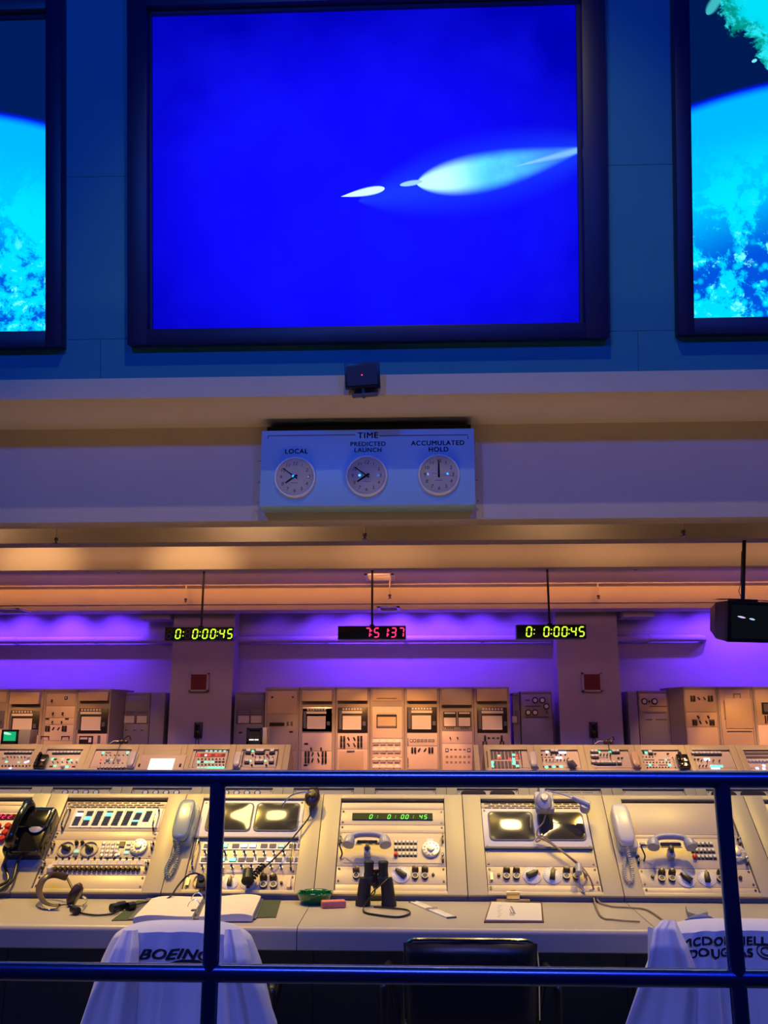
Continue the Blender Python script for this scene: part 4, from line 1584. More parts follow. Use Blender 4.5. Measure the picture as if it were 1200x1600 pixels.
# end cheeks closing the aisle
for x0, x1, lab in ((-1.783, -1.70, 'beige end cheek at the aisle, left block of the far row'), (.735, .80, 'beige end cheek at the aisle, right block of the far row')):
    T_ = Vector((0, A_TOP.y+DYC, A_TOP.z))+Vector((0, S45, S45))*.085
    B_ = Vector((0, A_TOP.y+DYC, A_TOP.z))-Vector((0, S45, S45))*.512
    Mx = Matrix(((0, 0, 1, 0), (1, 0, 0, 0), (0, 1, 0, 0), (0, 0, 0, 1)))
    tag(MB(CREAM).prism([(T_.y, T_.z), (T_.y+.05, T_.z), (T_.y+.36, T_.z-.26), (T_.y+.36, 0), (B_.y, 0), (B_.y, B_.z)], x0, x1, Mx).build('end_cheek'), lab, 'console end', 'aisle end cheeks')


# ---------------- things on the far row
def far_plane(dn=0):
    O = Vector((0, A_TOP.y+DYC, A_TOP.z))
    return Plane(O, (1, 0, 0), (0, S45, S45))


FPn = far_plane()


def far_phone(px, py, m, label, crop=None):
    W = FPn.Wp(px, py, 0)
    desk_phone(W, label, m, L=.26, wd=.10, cord=False, group='slim telephones on the far row')


far_phone(207, 1190, BEIGEPH, 'pale green-grey slim telephone beside the white tilted screen')
far_phone(371, 1190, BEIGEPH, 'pale slim telephone left of the aisle-end unit of the left block')
far_phone(833, 1190, BEIGEPH, 'pale slim telephone near the aisle in the right block of the far row')
far_phone(992, 1190, mat('orange_beige_plastic', (.74, .50, .30), .3), 'orange-tinted slim telephone in the far row, right of the right pillar')


def black_phone(W, label, s=1.0, group=None, cords=None):
    """boxy black desk telephone on the slope, receiver lying along its left side"""
    t = tag(put(None, 'telephone', None, W), label, 'telephone', group)
    S = Matrix.Scale(s, 4)
    mb = MB(GLOSSB)
    lo = [(-.085, -.13), (.085, -.13), (.085, .12), (-.085, .12)]
    mb.prism(rrect(.175, .25, .02), 0, .062, S, .012)
    mb.prism(rrect(.15, .10, .02), .06, .082, S @ Matrix.Translation((.005, .045, 0)), .008)
    mb.build('base', t, W)
    h = MB(GLOSSB)
    p = smooth_path([(-.035, .125, .085), (-.036, .10, .105), (-.038, .04, .118), (-.040, -.02, .118), (-.044, -.08, .105), (-.046, -.105, .082)], 5)
    h.tube([S @ q for q in p], .0165*s, 12)
    for y_ in (.105, -.09):
        h.lathe([(0, 0), (.028, 0), (.030, .02), (.024, .038), (0, .042)], 18, S @ Matrix.Translation((-.036-(y_ < 0)*.008, y_, .068)))
    h.build('handset', t, W)
    MB(SILVER).lathe([(0, 0), (.036, .0), (.036, .006), (.018, .012), (0, .012)], 24, S @ Matrix.Translation((.035, .005, .066))).build('dial', t, W)
    if cords:
        for c in cords: MB(BLACK).tube(smooth_path(c, 8), .0065, 8).build('cord', t, W)
    return t


black_phone(FPn.Wp(65, 1192, 0), 'glossy black telephone in the far row at the left', .85, 'black telephones on the consoles')
black_phone(FPn.Wp(1067, 1192, 0), 'glossy black telephone in the far row at the right', .85, 'black telephones on the consoles')

TOPC = A_TOP.z+.085*S45
YC = A_TOP.y+DYC+.085*S45


def small_monitor(px0, px1, py0, label, sm, w3, screen_emit=None, case=BLACK, side=WHITE):
    Y = YC+.06
    a, b = atY(px0, py0, Y), atY(px1, py0, Y)
    w_, h_ = b.x-a.x, a.z-TOPC
    W = Matrix.Translation(((a.x+b.x)/2, Y, TOPC))
    t = tag(put(None, 'monitor', None, W), label, 'monitor')
    MB(side).box(-w_/2, w_/2+w3, .02, .26, .002, h_, .008).build('case', t, W)
    f = MB(case)
    q = .028
    for r_ in ((-w_/2, w_/2, h_-q, h_), (-w_/2, w_/2, .0, q*1.6), (-w_/2, -w_/2+q, 0, h_), (w_/2-q, w_/2, 0, h_)): f.box(r_[0], r_[1], -.005, .03, r_[2], r_[3], .003)
    f.build('bezel', t, W)
    MB(sm).box(-w_/2+q, w_/2-q, .010, .022, q*1.6, h_-q).build('screen', t, W)
    return t, W, w_, h_


m, g, vec, x, y, e = screen_mat('green_tube')
sp_, _ = lens(g, x, g.n('ADD', 0, 0), (-.1, 0), (.05, 0), .02)
sep = [n_ for n_ in m.node_tree.nodes if n_.type == 'SEPXYZ'][0]
st, _ = lens(g, sep.outputs[0], sep.outputs[2], (-.11, .155), (.02, .13), .022, .6, .8, .6)
col = g.mix(st, (.01, .42, .16), (.5, 1.0, .7))
g.nt.links.new(col, e.inputs[0])
e.inputs[1].default_value = 1.1
t, W, w_, h_ = small_monitor(3, 29, 1140, 'small monitor with a green screen on the far row at the left edge', m, .16, side=mat('tan_case', (.42, .36, .22), .5))
t, W, w_, h_ = small_monitor(385.5, 410, 1137, 'small dark monitor standing near the aisle end of the far row', CRT, .06, side=CREAM)
MB(W_ON).box(-w_/2+.04, -w_/2+.10, -.008, -.004, .055, .068).box(w_/2-.10, w_/2-.05, -.008, -.004, .055, .068).build('panel_label', t, W)


def headset_small(px, py, label):
    p = atY(px, py, YC+.05)
    p.z = TOPC
    W = Matrix.Translation(p)
    t = tag(put(None, 'headset', None, W), label, 'headset', 'headsets lying on the far row')
    MB(BROWN).tube(smooth_path([(-.06, 0, .035), (-.01, 0, .075), (.05, .01, .11), (.07, .03, .06)], 6), .009, 8).build('headband', t, W)
    MB(BROWN).ball((-.045, -.01, .034), .034, (1.2, .8, .9)).ball((.02, -.02, .032), .032, (1.1, .8, .9)).build('ear_cups', t, W)
    MB(WHITE).tube(smooth_path([(-.07, -.01, .04), (-.14, -.02, .045), (-.2, -.03, .01)], 6), .006, 6).build('microphone_boom', t, W)
    MB(BLACK).tube(smooth_path([(-.02, -.04, .02), (-.03, -.09, .0), (-.035, -.2, -.13), (-.05, -.3, -.24)], 6), .004, 6).build('cord', t, W)


headset_small(195, 1158, 'headset with a white microphone arm lying on the far row, left of the left pillar')
headset_small(952, 1159, 'small dark headset lying on the far row in front of the right pillar')
# plug hanging over the far row unit
p = FPn.Wp(893, 1198, .03)
tag(MB(SLATE).tube([(-.05, .03, 0), (.0, .02, .01), (.05, -.03, .0)], [.02, .05, .03], 12).tube(smooth_path([(0, .03, .01), (-.05, .08, 0), (-.02, .13, -.01)], 6), .008, 6).build('headset_plug', None, p), 'dark grey plug hanging on the far row unit with blue-white lamps', 'plug')

# ============================================================ EQUIPMENT RACKS AGAINST THE BACK WALL
YR = 14.6
GR = 'tall equipment racks along the back'
RP = wall_plane(YR)


def rack(px0, px1, py_top, label, crop, Y=YR, depth=.5, m=RACK, side_r=0, round_top=True):
    P = wall_plane(Y)
    u0, u1 = P.px(px0, 1130)[0]+.003, P.px(px1, 1130)[0]-.003
    zt = P.px((px0+px1)/2, py_top)[1]
    xc = (u0+u1)/2
    t = thing('equipment_rack', (xc, Y, 0), label, 'rack', GR)
    mb = MB(m).box(u0-xc, u1-xc, .012, depth, 0, zt-.012)
    mb.box(u0-xc, u1-xc, 0, depth+.01, zt-.05, zt, .012)
    hw = (u1-u0)/2
    e_ = (hw-.2415) if hw > .25 else .02
    mb.box(-hw, -hw+e_, 0, .02, 0, zt-.05)
    mb.box(hw-e_, hw, 0, .02, 0, zt-.05)
    mb.build('cabinet', t, Matrix.Translation((xc, Y, 0)))
    F = Face(Plane((xc, Y, 0), (1, 0, 0), (0, 0, 1)), t, n0=-.004, crop=crop)
    F.hw = hw-e_
    F.zt = zt
    return t, F


def rp(F, ya, yb, m=PANEL2, name='rack_panel', n0=None, xm=None, th=.006):
    """panel from crop y ya (top) to yb (bottom)"""
    pxm = 600
    va, vb = [F.P.px(pxm, F.crop(0, q)[1])[1] for q in (ya, yb)]
    old = F.n0
    if n0 is not None: F.n0 = n0
    o = F.panel(-F.hw+.004, F.hw-.004, vb, va, m, 0, name, th, .001)
    F.n0 = old
    return o


def recorder(F, ya, yb, x0, x1, tone=PAPER, frame_m=BLACK):
    """chart recorder: black frame, toothed strip, paper window"""
    va, vb = [F.P.px(600, F.crop(0, q)[1])[1] for q in (ya, yb)]
    F.cur = F.panel(-F.hw+.004, F.hw-.004, vb, va, frame_m, 0, 'chart_recorder', .012, .003)
    h = yb-ya
    w_ = x1-x0
    F.plate(x0+w_*.15, ya+h*.135, x0+w_*.82, ya+h*.235, tone, .014, 'chart_strip')
    mb = MB(BLACK)
    for i in range(7): F.plate(x0+w_*(.17+i*.095), ya+h*.03, x0+w_*(.23+i*.095), ya+h*.10, tone, .012, 'strip_tab')
    F.plate(x0+w_*.17, ya+h*.33, x0+w_*.79, ya+h*.86, tone, .010, 'chart_paper')
    F.plate(x0+w_*.17, ya+h*.83, x0+w_*.79, ya+h*.87, WHITE, .016, 'paper_guide')
    F.plate(x0+w_*.84, ya+h*.55, x0+w_*.94, ya+h*.72, SLATE, .03, 'knob')
    F.plate(x0+w_*.05, ya+h*.12, x0+w_*.14, ya+h*.85, SLATE, .010, 'side_scale')


def stack_pairs(F, y, xs, tilt=None, kind='stack', sc=1.0):
    for x_ in xs: F.put(kind, x_, y, sc=sc)


# centre group
t, F = rack(413, 467, 1074, 'tall rack with a blank door and thin black slot, left end of the centre group', g3)
F.cur = rp(F, 115, 330, RACKT)
for x_, mm_ in ((392, BLACK), (430, BRASS), (508, BRASS), (586, BLACK)): F.plate(x_-9, 168, x_+9, 183, mm_, .012, 'lamp_cap')
F.cur = rp(F, 335, 680, RACK)
F.plate(366, 414, 506, 447, BLACK, .006, 'display_slot')
for x_ in (538, 575): F.plate(x_-10, 405, x_+10, 445, SLATE, .010, 'switch_block')
F.plate(552, 493, 586, 510, BLACK, .006, 'switch_block')
F.cur = rp(F, 686, 860, RACK)

t, F = rack(467, 524, 1073, 'tall rack with a silver-rimmed chart recorder, second in the centre group', g3)
F.cur = rp(F, 112, 215, RACKT, 'header_panel', n0=.085, th=.085)
F.cur = rp(F, 218, 268, RACK, n0=-.03)
F.cur = rp(F, 269, 508, SILVER, 'recorder_rim')
recorder(F, 280, 502, 672, 950)
F.cur = rp(F, 512, 680, PANEL2)
F.plate(692, 605, 728, 622, BLACK, .008, 'switch_block')
for x_ in (756, 850): F.put('bigtoggle', x_, 655, sc=1.3)
F.cur = rp(F, 684, 860, PANEL2)
for y_ in (710, 768):
    for x_ in (706, 734, 866, 894): F.put('stack', x_, y_)
    for x_ in (770, 826): F.put('stack', x_, y_, rot=.35*(1 if x_ > 800 else -1), sc=.7)
F.plate(686, 806, 720, 822, BLACK, .008, 'switch_block')

t, F = rack(524, 578, 1073, 'tall rack with chart recorder above switch banks and a door, left of meter rack', g4 if False else (lambda x, y: (540+x/6, 1060+y/6)))
F.cur = rp(F, 104, 210, RACKT, 'header_panel', n0=.085, th=.085)
F.cur = rp(F, 214, 262, RACK, n0=-.03)
recorder(F, 272, 512, -75, 205)
F.cur = rp(F, 516, 660, PANEL2)
for y_ in (565, 622):
    for x_ in (-40, -12, 120, 148): F.put('stack', x_, y_)
    for x_ in (28, 82): F.put('stack', x_, y_, rot=.45, sc=.65)
F.cur = rp(F, 664, 860, PANEL2)
F.plate(-60, 682, 168, 860, RACKT, .012, 'door', 0, .002)
F.plate(12, 676, 86, 692, SLATE, .022, 'handle')

g4 = lambda x, y: (540+x/6, 1060+y/6)
t, F = rack(578, 632, 1073, 'tall rack with rows of round white-topped meters, centre of the centre group', g4)
F.cur = rp(F, 104, 210, RACKT)
F.plate(290, 184, 480, 190, BROWN, .004, 'handle')
F.cur = rp(F, 214, 262, RACK, n0=-.03)
F.cur = rp(F, 266, 560, PANEL2, n0=.004)
F.plate(290, 338, 480, 466, BLACK, .012, 'window_frame')
F.plate(300, 360, 472, 446, RACKT, .014, 'window_pane')
F.plate(300, 446, 472, 462, SLATE, .016, 'window_sill')
for i in range(12): F.plate(306+i*14, 326, 310+i*14, 334, SLATE, .01, 'scale_mark')
F.cur = rp(F, 563, 740, PANEL2)
mk = lambda m: m.m(WHITE).prism([(-.052, -.0)] + [(.055*cos(pi-k*pi/10), .045*sin(pi-k*pi/10)) for k in range(11)], 0, .03, None, .004).m(RACK).box(-.045, .045, -.035, -.002, 0, .025)
for y_ in (602, 678):
    for i in range(4): put(lib('round_meter', mk), 'meter', F.cur, F.at(284+i*67, y_))
F.cur = rp(F, 743, 870, PANEL2)
for y_ in (766, 838):
    for i in range(4): put(lib('round_meter', mk), 'meter', F.cur, F.at(284+i*67, y_))

t, F = rack(632, 687, 1073, 'tall rack with a black chart recorder over small square lamps, right of the meter rack', g4)
F.cur = rp(F, 104, 212, RACKT, 'header_panel', n0=.085, th=.085)
F.cur = rp(F, 216, 262, RACK, n0=-.03)
recorder(F, 268, 508, 572, 862)
F.cur = rp(F, 515, 632, PANEL2)
for i, x_ in enumerate((615, 648, 682, 717, 752, 788, 820)):
    F.plate(x_-13, 570, x_+13, 598, BLACK if i < 2 else SLATE, .006, 'lamp_frame')
    F.plate(x_-8, 575, x_+8, 592, WHITE if i < 2 else RACK, .008, 'lamp_cap')
F.cur = rp(F, 636, 850, PANEL2)
for x_ in (625, 652, 785, 813): F.put('stack', x_, 672)
for x_ in (690, 745): F.put('stack', x_, 670, rot=-.6, sc=.7)
F.handle(585, 560, 630)
F.handle(585, 745, 830)

t, F = rack(687, 741, 1073, 'tall rack with twin small recorders, second from right of the centre group', g4)
F.cur = rp(F, 104, 250, RACK, 'header_panel', n0=.085, th=.085)
F.cur = rp(F, 254, 298, RACK, n0=-.03)
F.cur = rp(F, 302, 492, mat('mid_grey_panel', (.30, .27, .24), .5))
for x_ in (978, 1114):
    F.plate(x_-62, 312, x_+62, 452, BLACK, .014, 'recorder_case')
    F.plate(x_-52, 318, x_+50, 332, PAPER, .018, 'chart_strip')
    F.plate(x_-56, 368, x_+54, 448, PAPER, .020, 'chart_paper')
    for i in range(4): F.plate(x_-32+i*20, 460, x_-24+i*20, 474, BLACK, .01, 'knob')
F.cur = rp(F, 496, 610, PANEL2)
for x_ in (980, 1048): F.put('bigtoggle', x_, 556, sc=1.0)
F.cur = rp(F, 613, 860, PANEL2)
for x_ in (950, 1156):
    F.plate(x_-15, 656, x_+15, 690, BLACK, .006, 'lamp_frame')
    F.plate(x_-9, 664, x_+9, 682, WHITE, .008, 'lamp_cap')
for x_, mm_ in ((990, BLACK), (1030, BLACK), (1074, SLATE), (1114, SLATE)): F.plate(x_-11, 662, x_+11, 674, mm_, .006, 'switch_block')
for y_ in (736, 788):
    for i in range(6): F.plate(940+i*41, y_-11, 962+i*41, y_+9, mat('faded_brown', (.28, .20, .16), .6), .006, 'switch_block')

t, F = rack(741, 797.5, 1073, 'tall rack with a black chart recorder, right end of the centre group', g5)
F.cur = rp(F, 104, 215, RACKT, 'header_panel', n0=.085, th=.085)
F.cur = rp(F, 218, 266, RACK, n0=-.03)
recorder(F, 272, 512, 390, 692)
F.cur = rp(F, 518, 700, RACK)
for x_ in (466, 622): F.put('stack', x_, 560, sc=1.0)
for x_ in (502, 545, 588): F.plate(x_-12, 553, x_+12, 565, BLACK, .01, 'switch_block')
for x_ in (450, 478, 612, 640): F.put('stack', x_, 610, sc=.8)

# left group
t, F = rack(-44, 10.5, 1076, 'tall rack cut off by the left edge of the picture', g1)
F.cur = rp(F, 120, 222, RACKT)
recorder(F, 300, 470, -260, 30, frame_m=SLATE)
F.cur = rp(F, 480, 700, PANEL2)
t, F = rack(10.5, 65.5, 1076, 'tall rack with a dark chart recorder standing behind the green monitor', g1)
F.cur = rp(F, 125, 240, RACKT, 'header_panel', n0=.085, th=.085)
F.cur = rp(F, 244, 292, RACK, n0=-.03)
recorder(F, 298, 532, 70, 358)
F.cur = rp(F, 538, 700, PANEL2)
t, F = rack(65.5, 119.5, 1076, 'tall rack of tan panels with two drawer handles, between two chart recorder racks', g1)
F.cur = rp(F, 140, 255, RACKT)
F.plate(606, 170, 632, 198, BLACK, .01, 'lamp_frame')
F.plate(613, 177, 627, 191, WHITE, .013, 'lamp_cap')
F.put('bigtoggle', 488, 205, sc=1.3)
F.cur = rp(F, 258, 368, PANEL2)
for x_ in (498, 588): F.put('bigtoggle', x_, 325, sc=1.3)
F.cur = rp(F, 371, 432, PANEL2)
for x_ in (444, 627): F.plate(x_-17, 373, x_+17, 387, BLACK, .01, 'switch_block')
for x_ in (492, 578): F.put('bigtoggle', x_, 405, sc=1.1)
F.cur = rp(F, 436, 585, PANEL2)
for x_ in (434, 460, 592, 617): F.put('stack', x_, 470, sc=1.0)
for x_ in (500, 550): F.put('stack', x_, 470, rot=-.6, sc=.6)
for x_ in (424, 614):
    for q in ((x_-36, 540, x_+36, 545), (x_-36, 540, x_-32, 575), (x_+32, 540, x_+36, 575)): F.plate(*q, BROWN, .02, 'drawer_handle')
F.cur = rp(F, 588, 700, RACKT)
t, F = rack(119.5, 171, 1076, 'tall rack with a black chart recorder, right end of the left group', g1)
F.cur = rp(F, 125, 208, RACKT, 'header_panel', n0=.085, th=.085)
F.cur = rp(F, 212, 276, RACK, n0=-.03)
recorder(F, 280, 518, 712, 1005)
F.cur = rp(F, 522, 700, PANEL2)
F.plate(742, 540, 872, 616, BLACK, .012, 'instrument')
F.plate(752, 552, 822, 572, PAPER, .016, 'chart_strip')
F.plate(832, 555, 858, 600, WHITE, .016, 'scale')
F.plate(914, 535, 940, 610, SLATE, .01, 'switch_block')


def angled_side(t, pxa, Ya, pxb, Yb, zt):
    a, b = atY(pxa, 1130, Ya), atY(pxb, 1130, Yb)
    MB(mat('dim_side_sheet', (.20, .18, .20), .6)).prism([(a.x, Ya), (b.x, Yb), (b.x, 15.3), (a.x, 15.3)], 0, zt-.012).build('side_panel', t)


angled_side(t, 171.2, 14.602, 192, 14.82, F.zt)

# right group
t, F = rack(1071, 1124, 1072.5, 'tall tan rack with two banks of black switches, left end of the right group', g7)
F.cur = rp(F, 120, 350, RACKT)
for x_ in (400, 430, 582, 612): F.put('stack', x_, 208)
for x_ in (478, 538): F.put('stack', x_, 208, rot=.6, sc=.6)
F.cur = rp(F, 355, 505, RACKT)
for x_ in (422, 450, 600, 630): F.put('stack', x_, 458)
for x_ in (495, 560): F.put('stack', x_, 455, rot=.4, sc=.6)
for x_ in (470, 575): F.put('bigtoggle', x_, 395, sc=1.2)
F.cur = rp(F, 510, 760, RACKT)
angled_side(t, 1047.5, 14.82, 1070.8, 14.602, F.zt)
t, F = rack(1124, 1180, 1072.5, 'tall tan rack with a plain framed door, middle of the right group', g7)
F.cur = rp(F, 120, 760, RACKT)
F.plate(755, 212, 1035, 520, RACKT, .014, 'door', 0, .003)
F.plate(775, 548, 1035, 556, BROWN, .01, 'handle')
for q in ((840, 155, 915, 162), (840, 155, 847, 205), (908, 155, 915, 205)): F.plate(*q, RACK, .02, 'pull_handle')
F.handle(745, 240, 420)
t, F = rack(1180, 1236, 1072.5, 'tall rack with a small black instrument, cut off by the right edge', g7)
F.cur = rp(F, 120, 480, RACKT)
F.plate(1135, 250, 1230, 370, BLACK, .02, 'instrument')
F.plate(1152, 265, 1200, 350, SLATE, .025, 'instrument_glass')
for x_ in (1175, 1200): F.plate(x_-8, 385, x_+8, 470, BROWN, .01, 'switch_block')
F.cur = rp(F, 484, 760, PANEL2)

# dim racks set back beside the pillars
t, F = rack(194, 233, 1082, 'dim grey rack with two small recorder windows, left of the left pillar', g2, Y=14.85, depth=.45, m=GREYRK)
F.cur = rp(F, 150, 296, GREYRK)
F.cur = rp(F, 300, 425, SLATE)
for x_ in (132, 250):
    F.plate(x_-46, 352, x_+46, 418, mat('dim_paper', (.55, .50, .55), .7), .012, 'chart_paper')
    F.plate(x_-46, 308, x_+46, 322, SLATE, .014, 'chart_strip')
F.cur = rp(F, 428, 700, GREYRK)
for x_ in (104, 180, 250): F.plate(x_-12, 480, x_+12, 492, SLATE, .01, 'switch_block')
for px0, px1, py, lab in ((233, 256, 1082, 'narrow plain dark cabinet left of the left pillar'), (983, 998.5, 1080, 'narrow plain dark cabinet right of the right pillar')):
    P_ = wall_plane(14.87)
    a, b = P_.px(px0, 1130)[0]+.004, P_.px(px1, 1130)[0]
    tag(MB(GREYRK).box(a, b, 14.87, 15.33, 0, P_.px(px0, py)[1], .01).build('plain_cabinet'), lab, 'cabinet')
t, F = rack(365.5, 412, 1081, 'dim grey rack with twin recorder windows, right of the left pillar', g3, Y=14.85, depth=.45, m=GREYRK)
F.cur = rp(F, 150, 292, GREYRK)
F.cur = rp(F, 298, 425, SLATE)
for x_ in (124, 243):
    F.plate(x_-50, 350, x_+50, 418, MATS['dim_paper'], .012, 'chart_paper')
    F.plate(x_-50, 304, x_+50, 316, GREYRK, .014, 'chart_strip')
    F.plate(x_-50, 324, x_+50, 334, GREYRK, .014, 'chart_strip')
F.cur = rp(F, 428, 700, GREYRK)
F.plate(80, 500, 112, 514, BLACK, .01, 'switch_block')
t, F = rack(802, 813, 1082, 'narrow dim rack squeezed right of the centre group', g5, Y=14.85, depth=.45, m=GREYRK)
F.cur = rp(F, 300, 430, SLATE)
F.plate(722, 356, 765, 416, MATS['dim_paper'], .012, 'chart_paper')
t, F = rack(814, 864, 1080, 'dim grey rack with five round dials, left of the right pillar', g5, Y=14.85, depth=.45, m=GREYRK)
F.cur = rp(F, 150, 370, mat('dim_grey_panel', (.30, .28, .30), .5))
dimk = lambda m: m.m(BLACK).lathe([(0, 0), (.05, 0), (.05, .015), (0, .015)], 20).m(WHITE).cyl(.032, .015, .02, n=16)
for x_, y_ in ((936, 205), (1004, 205), (1042, 262), (872, 320), (936, 320)): put(lib('round_dial_gauge', dimk), 'dial', F.cur, F.at(x_, y_))
for q in ((845, 198, 885, 212), (845, 255, 990, 268), (845, 355, 1060, 368), (1040, 305, 1055, 332)): F.plate(*q, SLATE, .004, 'legend_strip')
F.cur = rp(F, 374, 700, GREYRK)
t, F = rack(999, 1047, 1079, 'dim rack with two round dials on a tan panel, right of the right pillar', g6, Y=14.85, depth=.45, m=GREYRK)
F.cur = rp(F, 135, 310, RACKT)
for x_, y_ in ((880, 215), (976, 215)): put(lib('round_dial_gauge', dimk), 'dial', F.cur, F.at(x_, y_))
F.plate(920, 208, 932, 228, BLACK, .01, 'switch_block')
F.plate(930, 258, 1095, 266, SLATE, .004, 'legend_strip')
F.cur = rp(F, 314, 700, GREYRK)
for q in ((885, 318, 1085, 328), (890, 380, 955, 392), (985, 380, 1095, 392)): F.plate(*q, SLATE, .006, 'legend_strip')

# ============================================================ RAILING
YRL = 2.4
railZ, lowZ = 1.348, .886
rt = thing('guard_railing', (0, YRL, 0), 'dark blue tubular railing across the foreground with two posts', 'railing')
MB(RAILM).tube([(-2.6, YRL, railZ), (2.6, YRL, railZ)], .0215, 24).build('top_rail', rt)
MB(RAILM).tube([(-2.6, YRL, lowZ), (2.6, YRL, lowZ)], .0215, 24).build('lower_rail', rt)
for x in (-.5175, .7685, 2.0545, -1.8035):
    MB(RAILM).tube([(x, YRL, 0), (x, YRL, railZ)], .0205, 24).lathe([(0, 0), (.06, 0), (.06, .01), (.03, .014), (0, .014)], 20, Matrix.Translation((x, YRL, 0))).build('post', rt)
for x in (-.5175, .7685, 2.0545, -1.8035):
    for z in (railZ, lowZ):
        pass


# ============================================================ CHAIRS
def build_chair(xc, yb, label, top=.775, arms=True):
    """office chair facing the desk; yb = rear face of its back"""
    W = Matrix.Translation((xc, yb, 0))
    t = tag(put(None, 'office_chair', None, W), label, 'chair', 'office chairs at the front consoles')

    def back(a, b):
        ang = 2*pi*a
        z = .50+(top-.50)*b
        e_ = min(1, (1-abs(2*b-1)**6)**.5+.02)
        sg = lambda q, p_=.5: (abs(q)**p_)*(1 if q >= 0 else -1)
        X = .225*(.96+.04*b)*sg(cos(ang), .4)
        return Vector((X, .045+.032*e_*sg(sin(ang), .7)-.03*(1-(X/.23)**2), z-.012*(X/.23)**2*b))
    mb = MB(mat('black_leather', (.012, .012, .013), .35, bump=.2, scale=60))
    mb.grid(back, 32, 16, closed=True)
    mb.grid(lambda a, b: Vector((.19*(1 if a > .5 else -1)*1, .03, top)) if False else back(0, 1)*1, 1, 1) if False else None
    mb.build('backrest', t, W)
    rim = [(-.222, .05, .53), (-.224, .05, top-.06), (-.205, .045, top-.008), (-.15, .03, top+.002), (0, .014, top+.006), (.15, .03, top+.002), (.205, .045, top-.008), (.224, .05, top-.06), (.222, .05, .53)]
    MB(CHROME).tube(smooth_path(rim, 6), .006, 8).build('back_trim', t, W)
    MB(MATS['black_leather']).box(-.24, .24, .09, .56, .42, .50, .025, seg=4).build('seat', t, W)
    MB(BLACK).box(-.03, .03, .03, .12, .40, .56, .008).build('back_bracket', t, W)
    if arms:
        for sx in (-1, 1):
            MB(BLACK).tube(smooth_path([(sx*.25, .12, .44), (sx*.29, .10, .48), (sx*.295, .08, .60), (sx*.29, .12, .625), (sx*.285, .34, .625), (sx*.28, .36, .58), (sx*.25, .34, .45)], 6), .014, 10, flat=1).build('armrest', t, W)
    MB(CHROME).tube([(0, .33, .12), (0, .33, .42)], .026, 14).build('stem', t, W)
    b_ = MB(CHROME)
    for k in range(5):
        a = 2*pi*k/5+.3
        b_.tube([(0, .33, .12), (.27*cos(a), .33+.27*sin(a), .075)], [.026, .014], 10)
    b_.build('base', t, W)
    for k in range(5):
        a = 2*pi*k/5+.3
        MB(BLACK).tube([(.27*cos(a)-.014, .33+.27*sin(a), .028), (.27*cos(a)+.014, .33+.27*sin(a), .028)], .028, 14).tube([(.27*cos(a), .33+.27*sin(a), .03), (.27*cos(a), .33+.27*sin(a), .078)], .008, 8).build('caster', t, W)
    return t


def copy_tree(root, W, label):
    r = root.copy()
    COL.objects.link(r)
    r.matrix_basis = W
    r['label'] = label
    WM[r.name] = W
    for c in list(root.children):
        d = c.copy()
        COL.objects.link(d)
        d.parent = r
    return r


xm = atY(735, 1480, 3.28).x
xl = atY(287, 1440, 3.2).x
xr = atY(1155, 1440, 3.2).x
ch = build_chair(xm, 3.24, 'black leather office chair with a thin metal rim, bare, in the middle')
copy_tree(ch, Matrix.Translation((xl, 3.17, 0)), 'black office chair mostly hidden under the left white coat')
copy_tree(ch, Matrix.Translation((xr, 3.17, 0)), 'black office chair mostly hidden under the right white coat')


